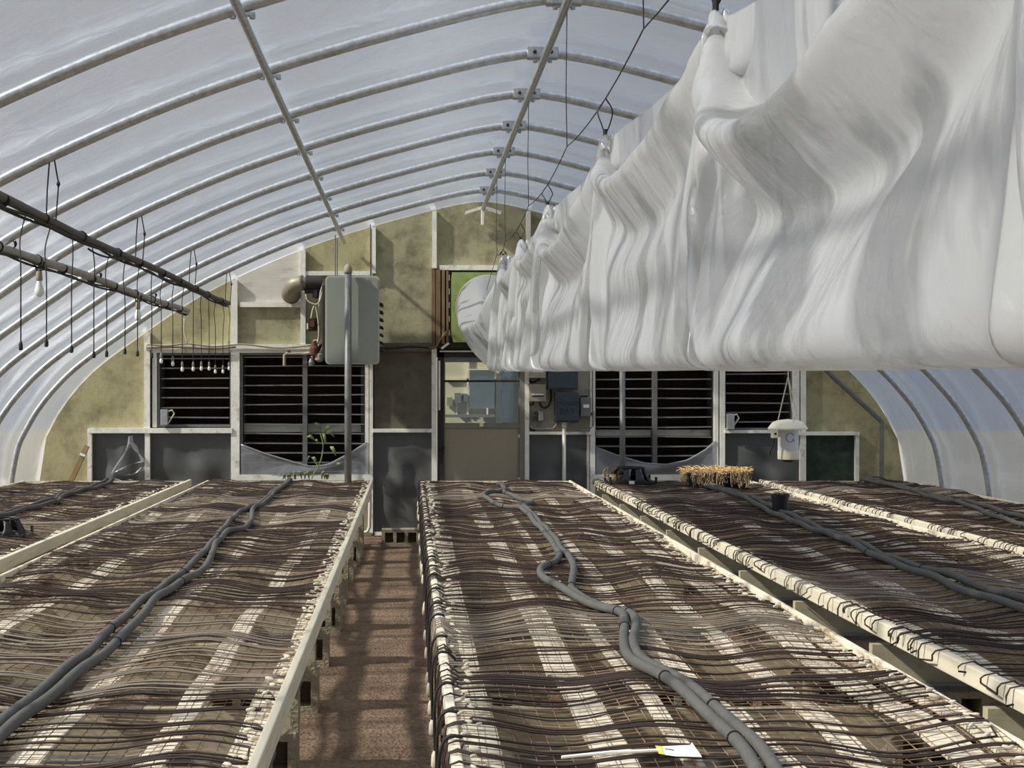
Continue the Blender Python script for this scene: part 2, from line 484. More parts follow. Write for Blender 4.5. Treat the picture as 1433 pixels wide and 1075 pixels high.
ORD = ['', 'first', 'second', 'third', 'fourth', 'fifth', 'sixth', 'seventh', 'eighth', 'ninth', 'tenth', 'eleventh', 'twelfth', 'thirteenth', 'fourteenth', 'fifteenth']
RX, RZ = 0.81, W(675, 283)[1]
for hi, y in enumerate(HOOPS):
    e = empty('roof_hoop', (RX, y, 0))
    tag(e, 'galvanised steel pipe hoop arching over the house, %s from the end wall' % ORD[hi+1], 'hoop', 'galvanised roof hoops')
    r = 0.030
    pts = [(x - pn[i][0]*r, y, max(0.0, z) - pn[i][1]*r) for i, (x, z) in enumerate(PROF)]
    MB().tube(pts, r, 10).build('pipe', M_GALV, e, smooth=True)
    br = MB().box(RX-0.095, RX+0.095, y-0.036, y+0.036, RZ-0.066, RZ+0.006, 0.006).build('splice_bracket', M_GALV, e)
    for dx in (-0.05, 0.05):
        MB().lathe((RX+dx, y-0.036, RZ-0.03), [(0.012, 0.0), (0.012, -0.006), (0.006, -0.010)], 8, 'Y').build('bolt', M_HEATD, br)
    MB().lathe((RX+0.02, y, RZ-0.066), [(0.012, 0), (0.012, -0.012)], 8).build('bolt', M_HEATD, br)

def purlin(x, z, r, label):
    e = empty('purlin', (x, YF, 0))
    tag(e, label, 'pipe')
    MB().tube([(x, y, z) for y in np.linspace(YF+0.05, YW-0.06, 30)], r, 10).build('pipe', M_GALV, e, smooth=True)
    for y in HOOPS:
        if y < 3: continue
        m = MB()
        for s in (-1, 1):
            m.lathe((x + s*(r+0.022), y, z+0.012), [(0.013, -0.012), (0.013, 0.012)], 8)
        m.box(x-r-0.035, x+r+0.035, y-0.012, y+0.012, z+0.012, z+r+0.006)
        m.build('clamp', M_GALV, e)
purlin(RX, RZ-0.088, 0.024, 'galvanised ridge pipe running under the peak of every hoop')
pz = arch_z(-0.736) - 0.085
purlin(-0.736, pz, 0.021, 'galvanised purlin pipe clamped under the hoops, between ridge and lamp poles')
purlin(2.32, arch_z(2.32) - 0.085, 0.021, 'galvanised purlin pipe clamped under the hoops beyond the hanging plastic duct')
# the ridge pipe's flared white end bracket on the end wall
eb = empty('ridge_end_bracket', (RX, 15.9, RZ-0.2))
tag(eb, 'white painted bracket where the ridge pipe meets the end wall', 'bracket')
MB().box(RX-0.022, RX+0.012, 15.86, 15.93, RZ-0.27, RZ-0.07, 0.004).build('upright', M_WHITE, eb)
for s in (-1, 1):
    MB().obox((RX+s*0.11, 15.9, RZ-0.105), (0.09, 0, -0.028*s), (0, 0.02, 0), (0.006, 0, 0.018)).build('brace', M_WHITE, eb)

# ------------------------------------------------------------------ end wall
wall = tag(empty('wall_back', (RX, YW, 0)), kind='structure')
def wbox(name, m, x0, y0, x1, y1, d0=0.0, d1=0.05, parent=None, bev=0.0):
    """box on the end wall from pixels; d0/d1: how far back and front stand before the panel plane"""
    X0, Z1 = W(x0, y0); X1, Z0 = W(x1, y1)
    return MB().box(X0, X1, YW-d1, YW-d0, Z0, Z1, bev).build(name, m, parent or wall)
def arch_panel(name, m, x0, x1, ybot, d=0.03, top=None, lean=0.0):
    X0, Zb = W(x0, ybot); X1 = W(x1, 0)[0]
    n = 10
    poly = [(X0, Zb), (X1, Zb)]
    for k in range(n+1):
        x = X1 + (X0-X1)*k/n
        z = arch_z(x) + 0.004
        if top is not None: z = min(z, W(0, top)[1])
        z = max(z, Zb+0.001)
        poly.append((x, z))
    return MB().prism(poly, YW, YW+d).build(name, m, wall)

# panels (each sheet is its own piece)
arch_panel('panel', M_OLIVE, 49, 206, 750)
arch_panel('panel', M_OLIVE, 207, 329, 489)
arch_panel('panel', M_PLYW, 331, 424, 427)
wbox('panel', M_OLIVEG, 331, 427, 424, 489, -0.03, 0)
arch_panel('panel', M_OLIVE, 426, 520, 383)
wbox('panel', M_OLIVEG, 426, 383, 520, 489, -0.03, 0)
arch_panel('panel', M_OLIVEG, 521, 609, 489)
arch_panel('panel', M_OLIVEG, 610, 737, 376)
for a, b in ((738,826),(827,925),(926,1011),(1012,1123)):
    arch_panel('panel', M_OLIVEG, a, b, 489)
arch_panel('panel', M_OLIVE, 1124, 1271, 750)
wbox('panel', M_DKPANEL, 524, 490, 607, 602, -0.03, 0)
wbox('panel', M_OLIVEG, 330, 672, 520, 750, -0.03, 0)
wbox('panel', M_OLIVEG, 828, 672, 1010, 750, -0.03, 0)
wbox('electric_board', M_BOARD, 736, 489, 830, 606, -0.02, 0.012)
wbox('board_batten', M_BOARD, 808, 500, 827, 546, 0.012, 0.02)
# posts
def post(x0, x1, y0, y1, d0=0.0, d1=0.06, m=None):
    return wbox('post', m or M_WHITE, x0, y0, x1, y1, d0, d1)
def post_top(x0, x1, y1, d1=0.06):
    X = W((x0+x1)/2, 0)[0]
    ytop = VY - (arch_z(X) - 0.015 - EYE)/0.008
    return post(x0, x1, ytop, y1, 0, d1)
post_top(203, 211, 600); post(204, 211, 600, 750)
post(214, 220, 491, 598, 0, 0.04)
post_top(324, 333, 488); post(324, 336, 488, 750)
post_top(421, 428, 486)
post_top(519, 526, 383); post(517, 522, 488, 745); post(511, 516, 488, 668, 0, 0.05)
post_top(605, 611, 376); post(604, 609, 376, 488, 0, 0.05, M_BROWNW); post(604, 611, 488, 750)
post_top(736, 742, 489); post(734, 740, 489, 750)
post(825, 832, 489, 750); post(821, 824, 606, 750, 0, 0.04)
post_top(921, 928, 486)
post_top(1006, 1013, 486); post(1006, 1013, 486, 750); post(998, 1004, 486, 668, 0, 0.05)
post(1108, 1117, 489, 606, 0, 0.05)
post_top(1119, 1126, 606); post(1118, 1126, 606, 750)
post(1195, 1200, 604, 750)
post(124, 130, 600, 750)
# rails
def rail(x0, x1, y0, y1, d0=0.0, d1=0.05, m=None):
    return wbox('rail', m or M_WHITE, x0, y0, x1, y1, d0, d1)
rail(205, 520, 482, 489, 0.0, 0.075); rail(212, 323, 489, 494)
rail(336, 512, 489, 494)
rail(521, 609, 487, 492, 0, 0.05, M_DKPANEL); rail(523, 608, 480, 486, 0, 0.03, M_DKPANEL)
rail(336, 423, 423, 430); rail(428, 519, 380, 386)
rail(126, 326, 599, 606, 0, 0.075)
rail(522, 605, 600, 605, 0, 0.07)
rail(738, 829, 604, 608, 0, 0.07)
rail(742, 1120, 482, 489)
rail(1012, 1118, 602, 606, 0, 0.07); rail(1100, 1200, 604, 609, 0, 0.075)
rail(336, 517, 664, 672, 0, 0.06); rail(832, 1005, 664, 672, 0, 0.06)
rail(615, 737, 372, 379, 0, 0.09, M_WHITE)
rail(612, 737, 486, 489, 0.0, 0.03, M_DKPANEL)
rail(524, 606, 744, 749, 0, 0.05)
# plastic sheets stapled to the frame, sagging into it
def sheet(x0, y0, x1, y1, m, name='plastic_sheet', amp=0.020, seed=0, label=None):
    rr = random.Random(seed)
    a, b, c, d = [rr.uniform(0, 6) for _ in range(4)]
    X0, Z1 = W(x0, y0); X1, Z0 = W(x1, y1)
    rows = []
    for i in range(19):
        v = i/18; z = Z1 + (Z0-Z1)*v
        row = []
        for k in range(19):
            u = k/18; x = X0 + (X1-X0)*u
            s = math.sin(math.pi*u)*math.sin(math.pi*v)
            y = YW - 0.005 - amp*s*(1.2 + math.sin(9*(u+0.7*v)+a) + 0.6*math.sin(17*(u-0.5*v)+b) + 0.5*math.sin(23*v+c))
            row.append((x, y, z))
        rows.append(row)
    o = MB().grid(rows).build(name, m, wall, smooth=True)
    if label: o['label'] = label
    return o
wbox('backing', M_BLACK, 130, 604, 325, 750, -0.03, -0.02)
wbox('backing', M_BLACK, 522, 604, 606, 750, -0.03, -0.02)
wbox('backing', M_BLACK, 740, 606, 826, 750, -0.03, -0.02)
wbox('backing', M_BLACK, 1012, 604, 1200, 750, -0.03, -0.02)
for (a_, b_, c_, d_) in ((209,486,222,608),(212,595,326,606),(505,486,527,674),(996,486,1016,674),(1106,486,1121,608),(1012,598,1121,608),(322,486,341,674),(824,486,834,674),(205,486,345,498),(330,486,526,498),(826,486,1121,498),(330,662,526,675),(824,662,1010,675),(606,372,632,492),(608,486,624,500)):
    wbox('backing', M_BLACK, a_, b_, c_, d_, -0.018, -0.004)  # black strips added behind the frame gaps to block sky light leaking in
sheet(130, 606, 204, 750, M_BLKSHEET, seed=1)
sheet(211, 606, 325, 750, M_BLKSHEET, seed=2)
sheet(521, 605, 606, 747, M_BLKSHEET, seed=3)
sheet(740, 607, 822, 750, M_BLKSHEET, seed=4)
sheet(1012, 606, 1119, 750, M_BLKSHEET, seed=5)
sheet(1126, 609, 1196, 750, M_GRNSHEET, seed=6, amp=0.006, label='dark green backed sheet')
# pipe brace on the right part of the wall
b_ = MB()
b_.tube([P(1150, 512, 15.9), P(1165, 527, 15.9), P(1234, 590, 15.9), P(1234, 600, 15.9), P(1234, 755, 15.9)], 0.026, 8)
tag(smooth_by_angle(b_.build('pipe_brace', M_GALVD, at=P(1234, 755, 15.9))), 'dull grey pipe brace bent against the stained wall beside the far bench', 'pipe')

# torn clear sheets over the lower part of the vents and the small left bay
def torn(pts_top, ybot, d, seed, label, extra=None):
    rr = random.Random(seed)
    rows = []
    n = 24
    for i in range(9):
        v = i/8
        row = []
        for k in range(n+1):
            u = k/n
            x = pts_top[0][0] + (pts_top[-1][0]-pts_top[0][0])*u
            for a, b in zip(pts_top, pts_top[1:]):
                if a[0] <= x <= b[0]:
                    yt = a[1] + (b[1]-a[1])*(x-a[0])/(b[0]-a[0]); break
            y = yt + (ybot-yt)*v
            X, Z = W(x, y)
            row.append((X, YW-d-0.02*math.sin(math.pi*u)*(1-v)-0.012*math.sin(8*u+4*v+seed)*math.sin(math.pi*u), Z))
        rows.append(row)
    m = MB().grid(rows)
    # rolled upper hem
    m.tube([r for r in rows[0]], 0.010, 5)
    o = m.build('torn_plastic_sheet', M_CLEAR, smooth=True, at=(W(pts_top[0][0], 0)[0], YW-d, W(0, ybot)[1]))
    return tag(o, label, 'plastic sheet')
torn([(338,622),(370,634),(410,646),(436,653),(460,650),(490,634),(514,619)], 665, 0.055, 1, 'torn clear plastic sheet sagging over the vent behind the heater pipe')
torn([(833,626),(865,638),(900,648),(930,650),(960,644),(985,630),(1000,617)], 665, 0.055, 2, 'sagging grey plastic sheet over the vent behind the dead plants')
tb = empty('torn_film_scrap', P(168, 668, 15.9))
tag(tb, 'crumpled torn clear film in the small framed bay above the bench corner', 'plastic sheet')
def strip(pts, w, d, name):
    m = MB(); rows = []
    for i, (x, y) in enumerate(pts):
        X, Z = W(x, y); a = w*(0.7+0.5*math.sin(i*2.1))
        rows.append([(X-a, YW-d+0.012*math.sin(i*1.7), Z-a*0.3), (X, YW-d-0.02, Z), (X+a, YW-d+0.012*math.cos(i*1.3), Z+a*0.3)])
    m.grid(rows).build(name, M_CLEAR, tb, smooth=True)
strip([(184,610),(184,620),(178,632),(170,645),(163,657),(158,664)], 0.03, 0.07, 'fold')
strip([(184,618),(190,626),(196,634),(202,644)], 0.03, 0.07, 'fold')
strip([(203,646),(192,647),(184,650),(176,653),(170,658)], 0.05, 0.06, 'fold')
strip([(202,653),(196,660),(186,664),(178,664)], 0.045, 0.07, 'fold')
strip([(158,669),(166,671),(174,673),(182,670),(186,672)], 0.02, 0.09, 'fold')

# ------------------------------------------------------------------ louvred vents
def vent(x0, x1, y0, y1, slats, mull, label, board=None):
    X0, Z1 = W(x0, y0); X1, Z0 = W(x1, y1)
    e = tag(empty('louvre_vent', ((X0+X1)/2, YW, Z0)), label, 'vent', None)
    fr = MB()
    t = 0.028
    fr.box(X0-t, X0, YW-0.02, YW+0.30, Z0-t, Z1+t); fr.box(X1, X1+t, YW-0.02, YW+0.30, Z0-t, Z1+t)
    fr.box(X0, X1, YW-0.02, YW+0.30, Z1, Z1+t); fr.box(X0, X1, YW-0.02, YW+0.30, Z0-t, Z0)
    fr.build('frame', M_GALVD, e)
    MB().box(X0-t, X1+t, YW+0.30, YW+0.40, Z0-t, Z1+t).build('cooling_pad', M_PAD, e)
    edges = [X0] + ([W(mull, 0)[0]] if mull else []) + [X1]
    for y in slats:
        for a, b in zip(edges, edges[1:]):
            z = W(0, y)[1]
            sag = rnd.uniform(-0.004, 0.004)
            m = MB()
            m.obox(((a+b)/2, YW+0.045, z+0.004), ((b-a)/2-0.012, 0, sag), (0, 0.045, 0.004), (0, 0, 0.0025))
            m.obox(((a+b)/2, YW+0.002, z), ((b-a)/2-0.012, 0, sag), (0, 0.004, 0), (0, 0, 0.0062))
            m.build('slat', M_SLAT, e)
    if mull:
        Xm = W(mull, 0)[0]
        MB().box(Xm-0.026, Xm+0.026, YW-0.03, YW+0.10, Z0, Z1).build('mullion', M_GALVD, e)
    if board:
        MB().box(X0, X1, YW+0.12, YW+0.15, W(0, board[1])[1], W(0, board[0])[1]).build('cross_board', M_WHITE, e)
    return e
vent(224, 322, 497, 594, [502, 515.4, 529.7, 543, 556.7, 570.8, 584.4], None, 'dark slatted wall vent beside the stained corner panel, small lamps before it')
vent(340, 511, 497, 663, [500, 512.4, 525.6, 539.4, 552.8, 566.3, 580, 593.8, 607, 620.6, 634, 647.5, 660], 427, 'large two-part slatted vent below the flue of the grey heater', (594, 605))
vent(833, 997, 497, 663, [504, 517.5, 531, 544.3, 557.6, 571, 584, 598, 611.5, 625, 638, 651], 916, 'large two-part slatted vent beside the electrical boxes', (602, 611))
vent(1015, 1106, 497, 599, [510, 523.5, 537, 551, 564.3, 577.2, 590.6], None, 'dark slatted wall vent behind the hanging white trap')
# shutter motors in the two small vents
def motor(x, y, s, label):
    e = tag(empty('vent_motor', P(x, y+14, 15.95)), label, 'motor')
    MB().box(*[P(x-5, y, 15.95).x, P(x+5, y, 15.95).x], 15.88, 15.97, P(x, y+22, 15.95).z, P(x, y, 15.95).z, 0.006).build('housing', M_GALV, e)
    MB().tube([P(x+4, y+3, 15.9), P(x+10, y+1, 15.9), P(x+13, y+6, 15.9), P(x+4, y+20, 15.9), P(x-6, y+22, 15.9)], 0.009, 6).build('crank_arm', M_WIREW, e)
motor(231, 573, 1, 'small grey vent motor with bent crank arm beside the stained corner panel')
motor(1021, 579, 1, 'small grey vent motor with bent crank arm near the hanging white trap')

# ------------------------------------------------------------------ door
dr = tag(empty('door_1', (W(671, 0)[0], YW, 0)), kind='structure')
def dbox(name, m, x0, y0, x1, y1, d0, d1, par=None, bev=0.0):
    return wbox(name, m, x0, y0, x1, y1, d0, d1, par or dr, bev)
dbox('jamb', M_HEATD, 612, 489, 621, 750, 0, 0.05); dbox('jamb', M_DOORF, 727, 489, 734, 750, 0, 0.05)
dbox('stop_strip', M_WHITE, 613.5, 505, 616, 574, 0.05, 0.058)
dbox('head', M_HEATD, 612, 489, 734, 500, 0, 0.05)
dbox('stile', M_DOORF, 621, 498, 623, 750, -0.02, 0.02); dbox('stile', M_DOORF, 725, 498, 727, 750, -0.02, 0.02)
dbox('top_rail', M_GBOX2, 621, 500, 727, 507, -0.02, 0.025)
dbox('mid_rail', M_DOORF, 621, 592, 727, 599, -0.02, 0.028)
dbox('kick_panel', M_DOOR, 622, 599, 726, 748, -0.02, 0.015)
gp = dbox('pane', M_GLASS, 623, 507, 725, 592, -0.004, 0.002)
dbox('glazing_bar', M_HEATD, 615, 532, 731, 535, 0.03, 0.042)
dbox('latch', M_LAMPW, 671, 592, 676, 597, 0.028, 0.04)
dbox('hinge', M_WHITE, 725, 608, 728, 613, 0.015, 0.04); dbox('hinge', M_WHITE, 725, 668, 728, 673, 0.015, 0.04)
hd = dbox('handle', M_BLACK, 616, 556, 620, 572, 0.05, 0.085, None, 0.006)
dbox('bolt_latch', M_BLACK, 614, 624, 622, 629, 0.05, 0.075)
# lobby behind the glass
lb = tag(empty('wall_lobby', (0.8, 17.3, 0)), kind='structure')
def lbox(name, m, x0, y0, x1, y1, Y, t, par=None):
    a = P(x0, y0, Y); b = P(x1, y1, Y)
    return MB().box(a.x, b.x, Y-t, Y, b.z, a.z).build(name, m, par or lb)
lbox('panel', mat('lobby_wall', srgb(206,200,172), rough=0.8, var=0.12, scale=3), 560, 440, 780, 735, 17.3, 0.05)
lbox('batten', M_WHITE, 653, 480, 656, 580, 17.24, 0.02)
lbox('batten', M_WHITE, 623, 530, 700, 532, 17.24, 0.02)
lbox('batten', M_WHITE, 656, 516.5, 692, 518, 17.24, 0.02)
lbox('batten', M_WHITE, 694, 490, 698, 600, 17.24, 0.03)
o = lbox('notice_panel', mat('slate_panel', srgb(108,118,122), rough=0.4, var=0.1, scale=4), 657, 518, 692, 572, 17.2, 0.03)
s_ = lbox('shelf', M_GBOX2, 620, 580, 692, 584, 17.2, 0.12)
lbox('switch_box', M_GBOX2, 636, 550, 645, 564, 17.24, 0.06); lbox('switch_box', M_BEIGE, 625, 556, 633, 568, 17.24, 0.06)
lbox('switch_box', M_GBOX2, 646, 551, 653, 562, 17.24, 0.05)
lbox('conduit', M_WHITE, 638, 564, 640, 580, 17.24, 0.03); lbox('conduit', M_WHITE, 681, 571, 683, 580, 17.16, 0.03)
# chequer plate leaning in the doorway behind the glass
cp = tag(empty('chequer_plate', P(717, 600, 16.4)), 'shiny chequered metal sheet standing behind the door glass', 'metal sheet')
a = P(702, 490, 16.4); b = P(727, 596, 16.4)
MB().box(a.x, b.x, 16.4, 16.406, 0.0, a.z).build('sheet', mat('bright_metal', srgb(170,172,176), rough=0.25, var=0.2, scale=12, metallic=0.9), cp)
MB().box(a.x-0.02, a.x, 16.38, 16.41, 0.0, a.z).build('edge_strip', M_WHITE, cp)
m = MB()
nz = int((a.z-b.z)/0.026)
for i in range(nz):
    for k in range(8):
        x = a.x + 0.014 + k*0.026; z = b.z + 0.012 + i*0.026
        s = 1 if (i+k) % 2 else -1
        m.obox((x, 16.398, z), (0.009, 0, 0.009*s), (0, 0.003, 0), (-0.003*s, 0, 0.003))
tag(m.build('tread_pattern', MATS['bright_metal'], cp), kind='stuff')
# ------------------------------------------------------------------ unit heater and its pipework
def rrect(x0, z0, x1, z1, r, n=5):
    pts = []
    for (cx, cz, a0) in ((x1-r, z1-r, 0), (x0+r, z1-r, 90), (x0+r, z0+r, 180), (x1-r, z0+r, 270)):
        for k in range(n+1):
            a = math.radians(a0 + 90*k/n)
            pts.append((cx + r*math.cos(a), cz + r*math.sin(a)))
    return pts
YH = 15.15                       # heater front
h0 = P(455, 510, YH); h1 = P(531, 386, YH)
hx = empty('unit_heater', ((h0.x+h1.x)/2, 15.5, h0.z))
tag(hx, 'grey-green boxy unit heater hung on the end wall', 'heater')
MB().prism(rrect(h0.x+0.015, h0.z+0.015, h1.x-0.015, h1.z-0.015, 0.04), YH+0.03, 15.80).build('body', M_HEATER, hx)
fp = MB().prism(rrect(h0.x, h0.z, h1.x, h1.z, 0.045), YH+0.010, YH+0.045).build('front_rim', mat('heater_rim', srgb(168,170,156), rough=0.4, var=0.06), hx)
MB().prism(rrect(h0.x+0.018, h0.z+0.018, h1.x-0.018, h1.z-0.018, 0.034), YH, YH+0.012).build('front_panel', M_HEATER, hx)
for i in range(7):               # louvre blades on the right side
    z = h0.z + 0.16 + i*0.082
    MB().obox((h1.x+0.004, YH+0.32, z), (0.028, 0, -0.012), (0, 0.26, 0), (0.004, 0, 0.008)).build('louvre_blade', M_HEATD, hx)
gb = MB(); gb.box(h0.x-0.045, h0.x+0.03, 15.30, 15.75, P(0, 503, 15.5).z, P(0, 400, 15.5).z, 0.01)
gb.build('burner_box', M_HEATD, hx)
for y_ in (15.3, 15.7):
    MB().tube([(h0.x+0.1, y_, h1.z-0.02), (h0.x+0.1, y_, arch_z(h0.x+0.1)-0.05)], 0.006, 6).build('hanger_rod', M_GALVD, hx)
    MB().tube([(h1.x-0.1, y_, h1.z-0.02), (h1.x-0.1, y_, arch_z(h1.x-0.1)-0.05)], 0.006, 6).build('hanger_rod', M_GALVD, hx)
# flue: elbow out of the wall, then across into the heater
YFl = 15.55
fl = empty('flue_pipe', P(404, 400, YFl))
tag(fl, 'rusty metal flue pipe with elbow running into the grey heater', 'pipe')
c0 = P(404, 401, YFl)
MB().tube(catmull([c0 + Vector((0.0, 0.40, -0.06)), c0 + Vector((-0.01, 0.26, -0.06)), c0 + Vector((0.005, 0.12, -0.035)), c0 + Vector((0.06, 0.03, 0.02)), c0 + Vector((0.16, 0, 0.04))], 4), 0.087, 16).build('elbow', mat('flue_grey', srgb(138,130,112), rough=0.5, var=0.2, scale=10, metallic=0.3), fl, smooth=True)
pA = c0 + Vector((0.10, 0, 0.037)); pB = P(448, 396, YFl)
smooth_by_angle(MB().tube([pA, (pA+pB)/2, pB], 0.066, 16).build('straight_pipe', M_FLUE, fl))
pC = P(428, 396, YFl)
smooth_by_angle(MB().tube([pC, pB + Vector((0.02, 0, 0))], 0.074, 16).build('collar', M_HEATD, fl))
MB().lathe(c0 + Vector((0, 0.36, -0.06)), [(0.11, 0), (0.11, 0.01)], 18, 'Y').build('wall_plate', M_GALVD, fl)
# gas valve, transformer and their wires left of the heater
gv = empty('gas_valve', P(447, 486, 15.5))
tag(gv, 'rusty gas valve and piping below the burner of the heater', 'valve')
smooth_by_angle(MB().tube([P(398, 512, 15.6), P(398, 497, 15.6), P(401, 495, 15.6), P(425, 495, 15.6), P(446, 492, 15.5)], 0.017, 8).build('gas_pipe', M_BEIGE, gv), 30)
MB().lathe(P(404, 490, 15.6), [(0.012, -0.03), (0.02, -0.01), (0.012, 0.0)], 8).build('cock', M_RUST, gv)
MB().lathe(P(440, 490, 15.45), [(0.02, -0.06), (0.055, -0.05), (0.055, 0.02), (0.035, 0.05), (0.03, 0.10)], 12).build('valve_body', M_RUST, gv)
MB().lathe(P(447, 500, 15.45), [(0.02, -0.05), (0.05, -0.03), (0.05, 0.03), (0.02, 0.06)], 12).build('regulator', M_BEIGE, gv)
MB().lathe(P(436, 507, 15.45), [(0.03, -0.04), (0.035, 0.0), (0.02, 0.04)], 10).build('drip_cap', M_GALVD, gv)
MB().tube([P(436, 506, 15.5), P(452, 478, 15.5)], 0.02, 8).build('union_pipe', M_RUST, gv)
tf = empty('transformer', P(436, 455, 15.6))
tag(tf, 'small dark transformer box with white end beside the heater', 'transformer')
a = P(431, 463, 15.6); b = P(443, 445, 15.6)
MB().box(a.x, b.x, 15.55, 15.72, a.z, b.z, 0.008).build('core', M_HEATD, tf)
a2 = P(429.5, 461, 15.6); b2 = P(431.5, 453, 15.6)
MB().box(a2.x, b2.x, 15.55, 15.6, a2.z, b2.z).build('cover', M_WHITE, tf)
MB().box(a.x+0.02, b.x-0.02, 15.53, 15.56, a.z+0.04, b.z-0.03).build('winding', M_RUST, tf)
ig = empty('inducer_motor', P(441, 410, 15.55))
tag(ig, 'black draught motor under the flue collar', 'motor')
MB().lathe(P(444, 410, 15.55), [(0.02, -0.06), (0.05, -0.05), (0.055, 0.04), (0.03, 0.06)], 12).build('casing', M_BLACK, ig)
MB().lathe(P(434, 407, 15.55), [(0.03, -0.06), (0.03, 0.05)], 10, 'X').build('shaft_housing', M_HEATD, ig)
wires = [[(428,412),(430,420),(437,425),(446,424),(452,405)], [(435,446),(438,432),(441,428),(444,440),(446,455)],
         [(452,398),(448,412),(446,440),(446,470),(444,480)], [(454,402),(450,420),(448,445),(447,475)],
         [(446,475),(442,488),(436,500)], [(447,476),(438,478),(437,490)]]
for i, w in enumerate(wires):
    o = MB().tube(catmull([P(x, y, 15.40 + 0.01*i) for x, y in w], 5), 0.0075, 6).build('control_wire', M_WIREW, smooth=True, at=P(w[-1][0], w[-1][1], 15.4))
    tag(o, ['pale wire looping from the draught motor under the flue', 'pale wire arching up out of the small transformer', 'long pale wire running down from the flue collar beside the heater',
            'long pale wire running down close against the heater case', 'short pale wire slanting down to the gas valve', 'short pale wire bent across to the gas valve top'][i], 'wire', 'wires at the heater')

# two upright pipes in front of the wall
def upright(x, ytop, Y, r, label, cap):
    e = empty('upright_pipe', P(x, VY, Y).xy.to_3d()); tag(e, label, 'pipe')
    X = P(x, 0, Y).x; zt = P(x, ytop, Y).z
    MB().tube([(X, Y, 0), (X, Y, zt)], r, 14).build('pipe', M_GALVD, e, smooth=True)
    if cap:
        MB().lathe((X, Y, zt), [(r*1.15, -0.02), (r*1.2, 0.0), (r*1.2, 0.03), (r*0.8, 0.065), (r*0.3, 0.08), (0.004, 0.085), (0.003, 0.12)], 14).build('cap', M_BEIGE, e, smooth=True)
upright(487, 380, 15.08, 0.037, 'grey upright pipe with rounded beige cap standing before the heater', True)
upright(871, 500, 15.5, 0.032, 'grey upright pipe standing before the vent beside the electrical boxes', True)

# ------------------------------------------------------------------ fan in the gable
fn = empty('exhaust_fan', (0.86, 15.9, P(0, 482, 15.9).z))
tag(fn, 'green square fan housing in the gable above the door', 'fan')
a = P(631, 479, 15.85); b = P(736, 381, 15.85)
fo = MB()
cx, cz, R = 0.86, P(0, 431, 15.85).z, 0.355
# square front plate with round opening
n = 40
ring = [(cx + R*math.cos(2*math.pi*k/n), cz + R*math.sin(2*math.pi*k/n)) for k in range(n)]
sq = []
for k in range(n):
    c_, s_ = math.cos(2*math.pi*k/n), math.sin(2*math.pi*k/n)
    t = min(((b.x-cx) if c_ > 0 else (cx-a.x))/max(abs(c_), 1e-6), ((b.z-cz) if s_ > 0 else (cz-a.z))/max(abs(s_), 1e-6))
    sq.append((cx + t*c_, cz + t*s_))
vs = [(x, 15.85, z) for x, z in ring] + [(x, 15.85, z) for x, z in sq] + [(x, 15.99, z) for x, z in ring] + [(x, 15.99, z) for x, z in sq]
fs = []
for k in range(n):
    j = (k+1) % n
    fs += [(k, j, n+j, n+k), (2*n+k, 3*n+k, 3*n+j, 2*n+j), (k, 2*n+k, 2*n+j, j), (n+k, n+j, 3*n+j, 3*n+k)]
fo.add(vs, fs)
fo.build('housing', M_GREEN, fn)
MB().lathe((cx, 15.72, cz), [(R*0.99, 0), (R*1.02, 0), (R*1.02, 0.14), (R*0.99, 0.14)], 40, 'Y', caps=False).build('duct_collar', M_GREEN, fn, smooth=True)
MB().lathe((cx, 15.80, cz), [(0.07, 0), (0.09, 0.03), (0.09, 0.16)], 16, 'Y').build('hub', M_HEATD, fn)
for k in range(5):
    t = 2*math.pi*k/5
    MB().obox((cx+0.2*math.cos(t), 15.88, cz+0.2*math.sin(t)), (0.13*math.cos(t), 0, 0.13*math.sin(t)), (-0.07*math.sin(t), 0.03, 0.07*math.cos(t)), (0, 0.003, 0)).build('blade', M_GALVD, fn)
MB().box(a.x-0.01, b.x+0.02, 15.995, 16.05, a.z-0.03, b.z+0.05).build('shutter_backing', M_BLACK, fn)
wbox('jamb_board', M_BROWNW, 610, 378, 616, 484, 0, 0.12)
wbox('jamb_board', M_BROWNW, 618, 380, 622, 482, 0, 0.16)
wbox('jamb_board', M_BROWNW, 624, 381, 627, 480, 0, 0.16)
wbox('jamb_board', M_BLACK, 627, 381, 630, 478, 0, 0.13)
for i in range(5):
    wbox('spacer', M_WHITE, 627.5, 386+i*19, 629, 394+i*19, 0.13, 0.136)
wbox('shelf_board', M_HEATD, 612, 479, 737, 487, 0, 0.12)
wbox('angle_strip', M_WHITE, 615, 491, 737, 493, 0.02, 0.075)
br_ = MB().obox(P(623, 484, 15.86), (0.042, 0, 0.032), (0, 0.01, 0), (-0.008, 0, 0.010))
tag(br_.build('loose_lath', M_WHITE, at=P(623, 484, 15.86)), 'short white lath slanting at the corner below the fan', 'lath')
wr = MB()
for k in range(3):
    wr.tube(catmull([P(627, 462+2*k, 15.84), P(620, 470+k, 15.83), P(614, 480-2*k, 15.83), P(610, 486, 15.84), P(600, 487, 15.9)], 4), 0.008, 5)
tag(wr.build('fan_wiring', M_BROWNW, at=P(610, 486, 15.84)), 'brown wiring bundle at the lower corner of the fan opening', 'wire')

